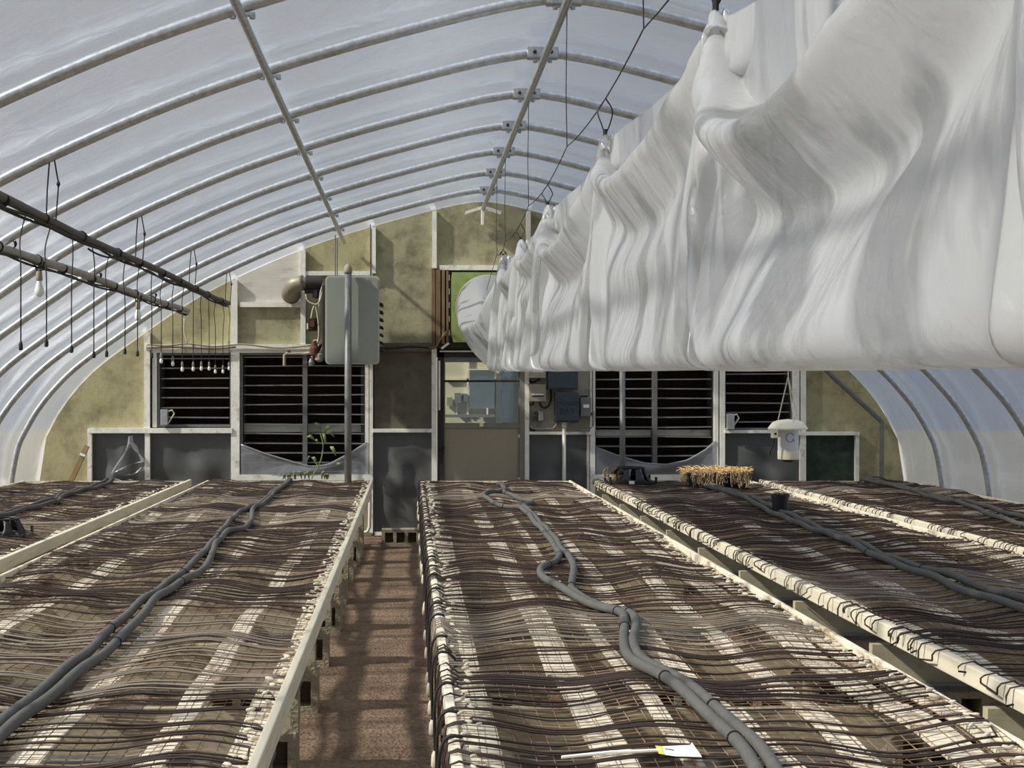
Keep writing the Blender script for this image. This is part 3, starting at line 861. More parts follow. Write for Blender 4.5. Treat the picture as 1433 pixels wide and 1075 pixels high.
# ------------------------------------------------------------------ electrical boxes
YE = 15.97
def ebox(name, label, m, x0, y0, x1, y1, depth, cat='electrical box', bev=0.006):
    a = P(x0, y1, YE); b = P(x1, y0, YE)
    e = tag(empty(name, ((a.x+b.x)/2, YE, a.z)), label, cat)
    MB().box(a.x, b.x, YE-depth, YE+0.015, a.z, b.z, bev).build('case', m, e)
    return e, a, b
def text(body, size, loc, m, parent, name='lettering'):
    cu = bpy.data.curves.new(name, 'FONT'); cu.body = body; cu.size = size; cu.extrude = 0.0008; cu.align_x = 'CENTER'; cu.align_y = 'CENTER'
    t = bpy.data.objects.new(name, cu); COL.objects.link(t)
    t.rotation_euler = (math.radians(90), 0, 0)
    t.location = loc
    bpy.context.view_layer.update()
    dg = bpy.context.evaluated_depsgraph_get()
    me = bpy.data.meshes.new_from_object(t.evaluated_get(dg))
    bpy.data.objects.remove(t)
    ob = bpy.data.objects.new(name, me); COL.objects.link(ob)
    me.materials.clear(); me.materials.append(m)
    ob.rotation_euler = (math.radians(90), 0, 0)
    ob.parent = parent; ob.location = Vector(loc) - ORI[parent.name]
    return ob
e, a, b = ebox('fuse_box', 'slate grey box with faint handwriting, lowest of the electrical boxes', M_GBOX, 775.5, 549, 807.5, 591, 0.15)
MB().box(a.x-0.006, b.x+0.006, YE-0.162, YE-0.148, a.z+0.02, b.z-0.02, 0.004).build('lid', M_GBOX, e)
text('House', 0.095, ((a.x+b.x)/2, YE-0.1632, b.z-0.115), M_INK, e)
text('BAY', 0.095, ((a.x+b.x)/2, YE-0.1632, b.z-0.215), M_INK, e)
e, a, b = ebox('breaker_panel', 'wide slate grey electrical box partly hidden behind the hanging duct', M_GBOX, 765.5, 503, 807, 545, 0.13)
MB().box(a.x+0.01, b.x-0.01, YE-0.138, YE-0.128, a.z+0.015, b.z-0.015, 0.004).build('lid', M_GBOX, e)
e, a, b = ebox('thermostat_box', 'square beige control box with a pale slot', M_BEIGE, 739.5, 538, 763, 562, 0.10)
MB().box(a.x+0.03, b.x-0.025, YE-0.106, YE-0.098, a.z+0.07, a.z+0.088).build('slot_bar', M_WHITE, e)
MB().box(a.x+0.03, b.x-0.025, YE-0.103, YE-0.098, a.z+0.055, a.z+0.07).build('slot', M_BLACK, e)
e, a, b = ebox('thermostat_box', 'beige control box on top of the electric board, above another', M_BOARD, 740, 508, 763, 529, 0.10)
MB().box(a.x+0.03, b.x-0.03, YE-0.106, YE-0.098, a.z+0.06, a.z+0.075).build('slot_bar', M_WHITE, e)
e, a, b = ebox('disconnect_switch', 'narrow light grey switch box with a white sticker', M_GBOX2, 811, 556, 825.5, 583, 0.10)
MB().box(a.x+0.03, b.x-0.02, YE-0.102, YE-0.098, a.z+0.10, a.z+0.135).build('sticker', M_TAG, e)
MB().box(a.x+0.01, b.x-0.03, YE-0.07, YE-0.01, b.z, b.z+0.02).build('top_gland', M_BLACK, e)
MB().lathe((b.x-0.008, YE-0.06, a.z+0.03), [(0.016, -0.01), (0.016, 0.03)], 10, 'X').build('side_knob', M_BLACK, e)
e, a, b = ebox('socket_box', 'small dark twin socket under the beige control box', mat('socket_dark', srgb(62,60,54), rough=0.6, var=0.1), 744, 575, 752, 589, 0.06)
for dz in (0.03, 0.075):
    MB().box(a.x+0.018, b.x-0.018, YE-0.064, YE-0.058, a.z+dz, a.z+dz+0.02).build('socket', M_BLACK, e)
e, a, b = ebox('switch_box', 'small grey toggle switch beside the dark socket', M_GBOX2, 753, 575, 760.5, 589, 0.06)
MB().lathe(((a.x+b.x)/2-0.01, YE-0.03, b.z), [(0.008, 0), (0.008, 0.015)], 8).build('toggle', M_BLACK, e)
cond = [('black cable drooping between the beige control box and the panel', M_WIRED, 0.010, [(755,563),(757,568),(762,571),(768,567),(771,558),(771,545)]),
        ('dark cable down the edge of the electric board beside the door', M_WIRED, 0.011, [(738,520),(739,545),(738.5,570),(739,592),(743,601),(749,602)]),
        ('black cable loop below the upper beige control box', M_WIRED, 0.010, [(741,532),(746,535),(752,532),(756,531)]),
        ('black cable loop below the square beige control box', M_WIRED, 0.008, [(740,566),(744,567),(747,563)]),
        ('pale conduit along the bottom of the electric board', M_BEIGE, 0.013, [(742,596),(747,600),(765,600),(775,599),(780,592)]),
        ('beige cable curving under the slate box to the frame post', M_BEIGE, 0.012, [(801,592),(804,598),(812,602),(822,602),(829,597),(831,590),(831,575)]),
        ('thin cable below the narrow switch box', M_BEIGE, 0.008, [(820,584),(820,592),(817,597),(810,599)]),
        ('brown conduit along the right edge of the electric board', M_BROWNW, 0.012, [(829,500),(829,540),(829,570),(829,596)]),
        ('thin cable below the dark socket', M_BEIGE, 0.007, [(748,590),(748.5,597),(752,600)]),
        ('thin cable below the grey toggle switch', M_BEIGE, 0.007, [(757,590),(758,596),(755,601)])]
for lab, m_, r, pts in cond:
    o = MB().tube(catmull([P(x, y, YE-0.02) for x, y in pts], 5), r, 6).build('cable', m_, smooth=True, at=P(pts[-1][0], pts[-1][1], YE-0.02))
    tag(o, lab, 'cable')
e = empty('pvc_pipe', P(789.5, VY, 15.88).xy.to_3d()); tag(e, 'white plastic pipe rising from the floor to the slate electrical box', 'pipe')
X = P(789.5, 0, 15.88).x
MB().tube([(X, 15.88, 0), (X, 15.88, P(0, 594, 15.88).z)], 0.021, 12).build('pipe', M_PVC, e, smooth=True)
MB().tube([(X, 15.88, P(0, 598, 15.88).z), (X, 15.88, P(0, 591, 15.88).z)], 0.027, 12).build('coupling', M_PVC, e)

# header cables drooping along the rail over the left vents
for k, pts in enumerate([[(206,482),(235,484),(262,481),(300,485),(340,482),(390,487),(440,483)], [(205,487),(250,486),(300,488),(330,486)], [(258,446),(258,465),(262,480)], [(520,484),(545,488),(575,485),(608,488)]]):
    o = MB().tube(catmull([P(x, y, 15.9) for x, y in pts], 6), 0.010 if k != 2 else 0.008, 6).build('cable', [M_BEIGE, M_BROWNW, M_WIREW, M_WIRED][k], smooth=True, at=P(pts[0][0], pts[0][1], 15.9))
    tag(o, ['pale cable drooping along the header rail above the left vents', 'brown cable along the header rail over the small left vent', 'short cable hanging from the end of the lamp pole', 'dark cable under the panel beside the heater'][k], 'cable')

# ------------------------------------------------------------------ lamp poles on the left
def lamp_pole(X, z0, ya, yb, r, m, label, dz=0.0, wraps=10, seed=1):
    rr = random.Random(seed)
    e = tag(empty('lamp_pole', (X, ya, z0)), label, 'pole')
    MB().tube([(X, y, z0 + 0.008*math.sin(y*1.3)) for y in np.linspace(ya, yb, 26)], r, 10).build('pole', m, e, smooth=True)
    for k in range(2):
        pts = []
        for y in np.linspace(ya, yb-0.1, 90):
            t = y*1.6 + k*2.2
            pts.append((X + (r+0.004)*math.sin(t)*0.6, y, z0 - r - 0.003 - 0.014*abs(math.sin(y*2.1+k)) - 0.004*math.cos(t)))
        MB().tube(pts, 0.008, 6).build('cable', M_WIRED, e, smooth=True)
    for y in np.arange(ya+0.2, yb, 0.85):
        y = y + rr.uniform(-0.1, 0.1)
        MB().lathe((X, y, z0-0.006), [(r+0.009, -0.004), (r+0.009, 0.004)], 10, 'Y').build('cable_tie', M_WIRED, e)
    return e
XA, ZA = -1.885, 2.535
XB, ZB = -2.45, 2.505
lamp_pole(XA, ZA, 0.4, 14.85, 0.024, mat('dark_pole', srgb(84,80,74), rough=0.6, var=0.25, scale=10), 'dark lamp pole wrapped in cable, row of small sockets strung below', seed=3)
lamp_pole(XB, ZB, 0.6, 15.75, 0.030, mat('pale_pole', srgb(158,155,146), rough=0.6, var=0.2, scale=10), 'pale grey lamp pole wrapped in cable carrying two white bulbs', seed=5)
# hanger cords from the hoops to the poles
for (X, Z, ylist, nm) in ((XA, ZA, [2.60, 5.05, 7.52, 9.96, 12.38, 14.80], 'dark'), (XB, ZB, [1.38, 3.82, 6.28, 8.75, 11.17, 13.59], 'pale')):
    for oi, y in enumerate(ylist):
        zt = arch_z(X) - 0.05
        o = MB().tube([(X-0.03, y, Z), (X-0.025, y, (Z+zt)/2), (X-0.012, y, zt)], 0.0042, 5)
        o.tube([(X+0.02, y, Z), (X+0.035, y, Z+(zt-Z)*0.6), (X+0.012, y, zt)], 0.0042, 5)
        o.lathe((X+0.034, y, Z+(zt-Z)*0.6), [(0.003, -0.02), (0.011, 0), (0.003, 0.02)], 6)
        tag(o.build('hanger_cord', M_WIRED, at=(X, y, Z)), 'thin dark cord hanging the %s lamp pole from a hoop, %s from the end wall' % (nm, ORD[len(ylist)-oi]), 'cord', 'cords of the %s lamp pole' % nm)
# small sockets on long drop cords
M_SOCK = mat('small_socket', srgb(120,114,104), rough=0.5, var=0.2)
YS = [7.0 + 0.49*i for i in range(17)]
for i, y in enumerate(YS):
    dx = rnd.uniform(-0.015, 0.015); zb = 1.86 + rnd.uniform(-0.025, 0.03)
    dy = rnd.uniform(-0.05, 0.05)
    lit = i >= 8
    e = empty('drop_light', (XA, y, zb))
    tag(e, ('tiny pale bulb on a cord under the dark lamp pole, %s from end wall' % ORD[len(YS)-i]) if lit else ('small dark socket on a cord under the dark lamp pole, %s before the bulbs' % ORD[8-i]), 'lamp', 'drop lights before the vent' if lit else 'empty drop sockets')
    MB().tube(catmull([(XA, y, ZA-0.03), (XA+dx*2, y+dy*0.3, ZA-0.15), (XA+dx, y+dy, ZA-0.3), (XA+dx, y+dy, zb+0.03)], 5), 0.0036, 5).build('cord', M_WIRED, e)
    MB().lathe((XA+dx, y+dy, zb), [(0.009, -0.005), (0.011, 0.005), (0.010, 0.025), (0.004, 0.04)], 10).build('socket', M_HEATD if not lit else M_SOCK, e, smooth=True)
    if lit:
        MB().lathe((XA+dx, y+dy, zb), [(0.003, -0.044), (0.010, -0.040), (0.014, -0.028), (0.011, -0.012), (0.008, -0.002)], 12).build('bulb', M_BULB, e, smooth=True)
def bulb(X, y, z0, label):
    e = tag(empty('bulb_lamp', (X, y, z0-0.15)), label, 'light bulb')
    MB().tube(catmull([(X-0.03, y, z0+0.02), (X-0.02, y, z0-0.03), (X, y, z0-0.05)], 3), 0.006, 5).build('cord', M_WIRED, e)
    MB().tube(catmull([(X+0.035, y, z0+0.02), (X+0.022, y, z0-0.02), (X+0.003, y, z0-0.05)], 3), 0.006, 5).build('cord', M_WIRED, e)
    MB().lathe((X, y, z0-0.05), [(0.012, 0.008), (0.020, 0.0), (0.022, -0.05), (0.018, -0.058)], 14).build('socket', M_BEIGE, e, smooth=True)
    MB().lathe((X, y, z0-0.105), [(0.016, 0.0), (0.018, -0.02), (0.029, -0.055), (0.031, -0.075), (0.025, -0.097), (0.012, -0.108), (0.002, -0.110)], 18).build('bulb', M_BULB, e, smooth=True)
bulb(XB, 9.44, ZB-0.03, 'white light bulb hanging from the pale lamp pole, farther from the wall')
bulb(XB, 12.86, ZB-0.03, 'white light bulb hanging from the pale lamp pole, nearer the end wall')
# a short stray cable poking out of the dark pole
o = MB().tube(catmull([P(123, 348, 8.1), P(135, 355, 8.15), P(150, 360, 8.3), P(177, 364, 8.7)], 5), 0.006, 5).build('loose_cable', M_WIRED, at=P(150, 360, 8.3), smooth=True)
tag(o, 'short loose cable end sticking out under the dark lamp pole', 'cable')
# ------------------------------------------------------------------ benches
ZT = 0.66
YN, YE_ = 2.3, 15.15
def surf(x, y, seed):             # height of the sagging wire deck
    s = 0.012*math.sin(x*7.3 + y*0.9 + seed) + 0.009*math.sin(x*13.1 - y*2.3 + seed*2.1) + 0.007*math.sin(y*3.7 + seed) + 0.006*math.sin(y*8.3 + x*4 + seed)
    return ZT + s
clip_me = {}
def clip_mesh():
    if 'c' not in clip_me:
        m = MB(); m.lathe((0,0,0), [(0.004,-0.026),(0.009,-0.020),(0.012,0.0),(0.009,0.016),(0.004,0.024)], 7, 'X')
        o = m.build('cable_clip', M_CLIP, smooth=True); clip_me['c'] = o.data
        bpy.data.objects.remove(o)
    return clip_me['c']
def shared(key, maker, m):
    if key not in clip_me:
        o = maker().build(key, m); clip_me[key] = o.data; bpy.data.objects.remove(o)
    return clip_me[key]
def block_maker():
    m = MB()                      # hollow concrete block, 0.40 x 0.20 x 0.20, cores along Y
    x0, x1, z0, z1 = -0.2, 0.2, 0.0, 0.2
    t = 0.035
    m.box(x0, x1, -0.1, 0.1, z0, z0+t); m.box(x0, x1, -0.1, 0.1, z1-t, z1)
    for xx in (x0, x0+0.1217, x0+0.2433, x1-t):
        m.box(xx, xx+t, -0.1, 0.1, z0+t, z1-t)
    m.box(x0+0.01, x1-0.01, 0.06, 0.085, z0+t, z1-t)  # web added to close the cores at the back so they look dark
    return m
def bench(name_label, x0, x1, boards, rail_l, rail_r, seed, hose_tracks, clip_l, clip_r):
    rr = random.Random(seed)
    e = tag(empty('bench', ((x0+x1)/2, (YN+YE_)/2, 0)), name_label, 'bench', 'wire-topped growing benches')
    # long boards showing through the wire
    for (bx, bw) in boards:
        y = YN
        while y < YE_-0.3:
            L_ = min(rr.uniform(2.2, 3.4), YE_-y)
            dx = rr.uniform(-0.02, 0.02)
            rows = []
            for k in range(13):
                yy = y + (L_-0.008)*k/12
                zz = surf(bx, yy, seed) - 0.014
                rows.append([(bx+dx-bw/2, yy, zz-0.014), (bx+dx-bw/2, yy, zz), (bx+dx+bw/2, yy, zz), (bx+dx+bw/2, yy, zz-0.014)])
            MB().grid(rows).build('board', M_LIME, e)
            y += L_
    # wire deck
    m = MB()
    y = YN
    while y < YE_:
        pts = [(x, y + 0.004*math.sin(x*9+y), surf(x, y, seed)) for x in np.linspace(x0, x1, 15)]
        m.tube(pts, 0.0016, 3, caps=False)
        y += 0.042
    nx = int((x1-x0)/0.0508)
    for k in range(nx+1):
        x = x0 + (x1-x0)*k/nx
        pts = [(x + 0.003*math.sin(yy*3+k), yy, surf(x, yy, seed)+0.003) for yy in np.linspace(YN, YE_, 110)]
        m.tube(pts, 0.0016, 3, caps=False)
    tag(m.build('wire_deck', M_MESHW, e), kind='stuff')
    # cross beams, piers
    yb = [4.92 + 1.225*i for i in range(-2, 9)]
    for y in yb:
        if y > YE_: continue
        cx0, cx1 = x0-0.01, x1+0.01
        prof = [(cx0, ZT-0.10), (cx0, ZT-0.165), (cx0+0.10, ZT-0.26), (cx1-0.10, ZT-0.26), (cx1, ZT-0.165), (cx1, ZT-0.10)]
        MB().prism(prof, y-0.022, y+0.022).build('cross_beam', M_BEAM, e)
        MB().box(x0+0.05, x1-0.05, y-0.10, y+0.09, ZT-0.285, ZT-0.26).build('bearer_plate', M_GALVD, e)
        for px_ in (x0+0.26, x1-0.26):
            for k, (zz, s) in enumerate(((0.0, 1.0), (0.2, 0.875))):
                piece('pier_block', shared('pier_block', block_maker, M_BLOCK), e, (px_ + rr.uniform(-0.01, 0.01), y + rr.uniform(-0.01, 0.01), zz), (0, 0, rr.uniform(-0.04, 0.04)), (1, 1, s if k else 1.0))
    # edge rails
    for side, spec in ((0, rail_l), (1, rail_r)):
        if not spec: continue
        w, h, mm, top = spec
        xs = (x0-w, x0) if side == 0 else (x1, x1+w)
        ncut = [YN, YN+3.9, YN+8.3, YE_]
        for a, b in zip(ncut, ncut[1:]):
            MB().box(xs[0], xs[1], a+0.003, b-0.003, ZT+top-h, ZT+top, 0.004).build('edge_rail', mm, e)
    # end rail at the far end
    MB().box(x0, x1, YE_, YE_+0.035, ZT-0.09, ZT+0.012).build('end_rail', M_LIME, e)
    # clips at the cable turns
    cm = clip_mesh()
    cnt = 0
    for side, on, in ((0, clip_l), (1, clip_r)):
        if not on: continue
        y = YN + 0.9
        while y < YE_-0.05 and cnt < 290:
            for k in range(rr.choice((1, 1, 1, 2))):
                xx = (x0 + 0.02 + rr.uniform(-0.015, 0.05)) if side == 0 else (x1 - 0.02 - rr.uniform(-0.015, 0.05))
                sc = rr.uniform(0.42, 0.68)
                piece('cable_clip', cm, e, (xx, y + rr.uniform(-0.02, 0.02), surf(xx, y, seed)+0.012), (0, rr.uniform(-0.3, 0.3), rr.uniform(-0.9, 0.9)), (sc, sc, sc))
                cnt += 1
            y += rr.uniform(0.07, 0.13)
    return e

R_PINE = (0.042, 0.068, M_PINE, 0.03)
R_TALL = (0.028, 0.085, M_PINE, 0.03)
R_LATH = (0.022, 0.05, M_LIME, 0.022)
R_WHITE = (0.03, 0.07, M_LIME, 0.015)
BENCHES = {
 'A': ('growing bench along the film wall below the lamp poles', -4.08, -2.35, [(-3.9,.1),(-3.4,.1),(-2.9,.1),(-2.47,.1)], R_WHITE, (0.035, 0.075, M_PINE, 0.03), 1.3, False, True),
 'B': ('growing bench with pale pine edge beside the aisle, two thick hoses snaking on it', -2.13, -0.42, [(-2.05,.11),(-1.70,.10),(-1.05,.09),(-0.70,.08),(-0.47,.08)], R_LATH, R_TALL, 2.7, False, True),
 'C': ('growing bench beside the aisle, whitewashed edge board with cables wrapped over it', 0.14, 1.68, [(0.20,.13),(0.55,.11),(0.78,.05),(0.98,.10),(1.27,.08),(1.54,.11),(1.65,.06)], R_WHITE, R_LATH, 4.1, True, True),
 'D': ('growing bench with pine edge rail carrying the trays of dead plants', 1.99, 3.58, [(2.06,.10),(2.45,.10),(2.8,.09),(3.15,.10),(3.5,.09)], R_PINE, R_LATH, 5.9, False, True),
 'E': ('growing bench with pine edge rail along the grey film wall', 3.74, 5.22, [(3.82,.10),(4.25,.10),(4.7,.09),(5.1,.10)], R_PINE, R_WHITE, 7.7, False, False),
}
for k, (lab, x0, x1, bd, rl, rrr, sd, cl, cr) in BENCHES.items():
    bench(lab, x0, x1, bd, rl, rrr, sd, None, cl, cr)

def ORD2(n): return ORD[n] if n < 16 else '%dth' % n
# heating cables wound back and forth over each bench
CAB_LAB = {'A': 'dark heating cable wound back and forth over the bench below the lamp poles',
           'B': 'dark heating cable wound back and forth over the pine-edged aisle bench',
           'C': 'dark heating cable wound back and forth over the whitewashed aisle bench',
           'D': 'dark heating cable wound back and forth over the bench with dead plants',
           'E': 'dark heating cable wound back and forth over the bench by the grey film wall'}
DONE = []
def cables(key, seed):
    lab, x0, x1, bd, rl, rrr, sd, cl, cr = BENCHES[key]
    rr = random.Random(seed*7+3)
    y = YN + 0.15
    runs = []
    while y < YE_-0.03:
        runs.append(y)
        y += rr.choice((0.018, 0.025, 0.06, 0.09, 0.13, 0.15, 0.05)) * rr.uniform(0.8, 1.2)
    wrap_l = key in ('C', 'D', 'E'); drop_l = 0.16 if key == 'C' else 0.055
    wrap_r = key in ()
    i = 0; ci = 0
    while i < len(runs):
        n = rr.randint(9, 16)
        grp = runs[i:i+n]; i += n
        m = MB()
        path = []
        d = rr.choice((0, 1))
        for q, yy in enumerate(grp):
            ph = rr.uniform(0, 6); am = rr.uniform(0.004, 0.022)
            lw = wrap_l and rr.random() < 0.75
            xa = x0 + rr.uniform(0.0, 0.05) if not lw else x0 - 0.032 - (0.02 if key != 'C' else 0)
            xb = x1 - rr.uniform(0.0, 0.05)
            line = []
            lift = 0.006 + rr.random()*0.006
            for k in range(25):
                x = (x0+0.03) + (xb-x0-0.03)*k/24 if lw else xa + (xb-xa)*k/24
                w = math.sin(math.pi*k/24)**0.5
                yk = yy + am*w*math.sin(x*4.2+ph) + 0.5*am*math.sin(x*9+ph*2)*w
                line.append(Vector((x, yk, surf(x, yk, sd) + lift)))
            if lw:
                drop = drop_l*rr.uniform(0.5, 1.3)
                top = ZT + (rl[3] if rl else 0.02) + 0.008
                line = [Vector((xa-0.012, yy+0.012, top-drop)), Vector((xa-0.014, yy+0.006, top-drop*0.5)), Vector((xa-0.004, yy, top-0.006)), Vector((x0-0.012, yy, top+0.003))] + line
            if (q + d) % 2: line = line[::-1]
            path.extend(line)
        m.tube(path, 0.0036, 4)
        o = m.build('heating_cable', M_CABLE if rr.random() < 0.78 else M_CABLEL, smooth=True, at=(x0, grp[0], ZT))
        wn = len(runs)//12; ci += 1
        DONE.append((o, key))
        tag(o, CAB_LAB[key], 'cable', 'heating cables on ' + {'A': 'the lamp pole bench', 'B': 'the pine-edged aisle bench', 'C': 'the whitewashed aisle bench', 'D': 'the dead plant bench', 'E': 'the film wall bench'}[key])
for k, s in (('A', 1), ('B', 2), ('C', 3), ('D', 4), ('E', 5)):
    cables(k, s)

for k in 'ABCDE':
    L_ = [o for o, q in DONE if q == k]
    for i, o in enumerate(reversed(L_)):
        o['label'] = 'dark heating cable wound over the %s bench, %s winding from the end wall' % ({'A': 'lamp pole', 'B': 'pine-edged', 'C': 'whitewashed', 'D': 'dead plant', 'E': 'film wall'}[k], ORD2(i+1))
# cable tails with white caps hanging down the aisle side of the whitewashed bench
rr = random.Random(77)
for i in range(26):
    y = 3.9 + i*0.44 + rr.uniform(-0.12, 0.12)
    if y > 15: break
    L_ = rr.uniform(0.12, 0.30)
    x = 0.095
    e = tag(empty('cable_tail', (x, y, ZT-L_)), 'cable tail with chalky cap on the whitewashed bench side, %s from the near end' % ORD2(i+1), 'cable', 'cable tails over the aisle edge')
    MB().tube(catmull([(x+0.05, y, ZT+0.03), (x+0.01, y, ZT+0.03), (x-0.012, y+0.01, ZT-0.02), (x-0.015, y+0.015, ZT-L_*0.6), (x-0.012, y+0.01, ZT-L_)], 4), 0.0055, 5).build('cable', M_WIRED, e, smooth=True)
    MB().lathe((x-0.012, y+0.01, ZT-L_), [(0.008, 0.012), (0.014, -0.004), (0.016, -0.035), (0.010, -0.048)], 9).build('end_cap', M_CLIP, e, smooth=True)

# thick insulated hoses
def hose(pts, sd, label, r=0.019, lift=0.0, ties=()):
    w = []
    for (x, y) in pts:
        Y = (EYE - ZT - 0.02)*F/(y - VY)
        X = (x - VX)*Y/F
        w.append(Vector((X, Y, 0)))
    w = catmull(w, 6)
    w = [Vector((p.x, p.y, surf(p.x, p.y, sd) + 0.012 + r + lift)) for p in w]
    e = tag(empty('insulated_hose', w[0]), label, 'hose')
    MB().tube(w, r, 12).build('foam_sleeve', M_HOSE, e, smooth=True)
    for t in ties:
        p = w[int(t*(len(w)-1))]; q = w[min(len(w)-1, int(t*(len(w)-1))+1)]
        d = (q-p).normalized()*0.004
        MB().tube([p-d, p+d], r+0.0035, 12).build('tie', M_WIRED, e)
    return e
hose([(697,675.5),(706,685),(690,692),(677,697),(690,706),(724,714),(750,735),(770,757),(783,775),(778,786),(757,800),(762,812),(792,830),(845,850),(870,864),(874,878),(873,905),(880,926),(916,953),(962,985),(1003,1017),(1040,1056),(1075,1110),(1110,1190)], 4.1, 'grey foam hose on the whitewashed bench, making the wider loops away from the aisle edge', ties=(0.2,0.42,0.6,0.66,0.8,0.9))
hose([(701,675.5),(707,684),(706,690),(722,697),(742,700),(744,705),(731,711),(757,735),(777,757),(787,771),(800,787),(803,800),(799,822),(808,832),(852,850),(880,864),(890,877),(886,905),(896,928),(936,953),(984,985),(1026,1017),(1064,1056),(1102,1110),(1150,1190)], 4.1, 'grey foam hose on the whitewashed bench, running on the side away from the aisle', ties=(0.25,0.5,0.63,0.85))
hose([(404,674),(376,694),(348,711),(330,724),(316,740),(300,757),(296,766),(282,784),(256,802),(226,822),(196,848),(160,878),(128,906),(88,940),(40,977),(-10,1018),(-100,1090)], 2.7, 'grey foam hose on the pine-edged bench, farther from the aisle', ties=(0.3,0.5,0.7))
hose([(407,674),(380,694),(356,711),(352,726),(342,740),(320,746),(304,764),(298,778),(290,794),(262,812),(238,828),(218,847),(186,878),(150,908),(108,942),(62,977),(12,1018),(-70,1090)], 2.7, 'grey foam hose on the pine-edged bench, nearer the aisle', ties=(0.35,0.55,0.75))
hose([(150,673),(124,682),(100,690),(84,696),(76,702),(60,706),(28,714),(-10,722),(-60,733),(-200,762),(-500,830),(-1000,950)], 1.3, 'grey foam hose on the bench below the lamp poles, nearer the film', ties=(0.4,))
hose([(158,673),(132,682),(106,691),(86,698),(80,704),(64,708),(32,716),(-6,725),(-56,736),(-192,766),(-488,836),(-980,956)], 1.3, 'grey foam hose on the bench below the lamp poles, nearer the aisle', ties=(0.4,))
hose([(956,672.5),(975,679),(1010,690),(1060,707),(1100,725),(1140,743),(1190,766),(1240,787),(1300,810),(1360,833),(1433,856),(1500,880),(1640,940),(1850,1030)], 5.9, 'grey foam hose lying along the bench with the dead plants, nearer them', r=0.020, ties=(0.5,))
hose([(963,672.5),(983,679),(1019,690),(1069,706),(1110,724),(1151,742),(1201,764),(1252,785),(1312,807),(1372,828),(1445,849),(1510,872),(1662,930),(1880,1015)], 5.9, 'grey foam hose lying along the bench with the dead plants, nearer the black pot', r=0.020, ties=(0.6,))
hose([(1205,672.5),(1250,680),(1290,690),(1330,702),(1380,718),(1433,735),(1500,755),(1700,815),(2000,900)], 7.7, 'grey foam hose on the bench by the grey film wall, nearer the rail', r=0.018)
hose([(1212,672.5),(1260,680),(1302,690),(1344,702),(1395,717),(1450,733),(1510,752),(1715,812),(2020,895)], 7.7, 'grey foam hose on the bench by the grey film wall, nearer the film', r=0.018)
# thin black hoop of cable where the far bench hoses start
o = MB().tube(catmull([P(1200, 676, 15.1), P(1213, 669, 15.1), P(1232, 668, 15.0), P(1246, 675, 14.9), P(1262, 680, 14.6)], 5), 0.007, 5).build('cable_arc', M_WIRED, smooth=True, at=P(1200, 676, 15.1))
tag(o, 'thin black cable arching over the far end of the film wall bench', 'cable')
# ------------------------------------------------------------------ suspension wire and the slack plastic air duct
XW, ZWI = 0.825, 2.93
hooks = [(12.7, 2.86), (10.7, 2.80), (8.6, 2.79), (6.05, 2.765), (3.86, 2.72), (1.75, 2.74), (-0.6, 2.76)]
drops = [13.59, 12.38, 9.96, 7.52, 5.05, 2.60, 0.16]
pts = []
yy = sorted(drops + [YF+0.1, 15.8])
for a, b in zip(yy, yy[1:]):
    for k in range(8):
        t = k/8; sag = 0.0 if b > 15 else 0.05
        pts.append((XW, a + (b-a)*t, ZWI - sag*4*t*(1-t)))
pts.append((XW, 15.8, ZWI-0.25))
for i, p in enumerate(pts):
    if p[1] > 13.6: pts[i] = (p[0], p[1], ZWI - 0.25*(p[1]-13.59)/2.2)
tag(MB().tube(pts, 0.0028, 6).build('suspension_wire', M_WIRED, smooth=True, at=(XW, 15.8, ZWI-0.25)), 'long thin wire under the ridge that carries the plastic duct', 'wire')
for di, y in enumerate(drops):
    o = MB().tube([(XW, y, ZWI), (XW-0.005, y, ZWI+0.3), (XW, y, RZ-0.06)], 0.0028, 5).build('drop_wire', M_WIRED, at=(XW, y, ZWI))
    tag(o, 'thin vertical wire from ridge down to the suspension wire, %s from the end wall' % ORD[di+1], 'wire', 'drop wires under the ridge')
for ki, (y, z) in enumerate(hooks):
    m = MB()
    def wz(y):
        for a, b in zip(pts, pts[1:]):
            if a[1] <= y <= b[1]: return a[2] + (b[2]-a[2])*(y-a[1])/(b[1]-a[1])
        return ZWI
    zz = wz(y)
    m.tube(catmull([(XW, y-0.02, zz), (XW+0.03, y-0.01, zz-0.05), (XW+0.02, y, z+0.01), (XW, y, z-0.035)], 4), 0.0032, 5)
    m.tube(catmull([(XW, y+0.02, zz), (XW-0.03, y+0.01, zz-0.05), (XW-0.015, y, z+0.01), (XW, y, z-0.035)], 4), 0.0032, 5)
    m.lathe((XW, y, z-0.025), [(0.009, -0.015), (0.009, 0.015)], 8)
    tag(m.build('duct_hook', M_WIRED, at=(XW, y, z)), 'bent wire hook gripping a peak of the plastic duct, %s from the fan' % ORD[ki+1], 'hook', 'hooks of the plastic duct')

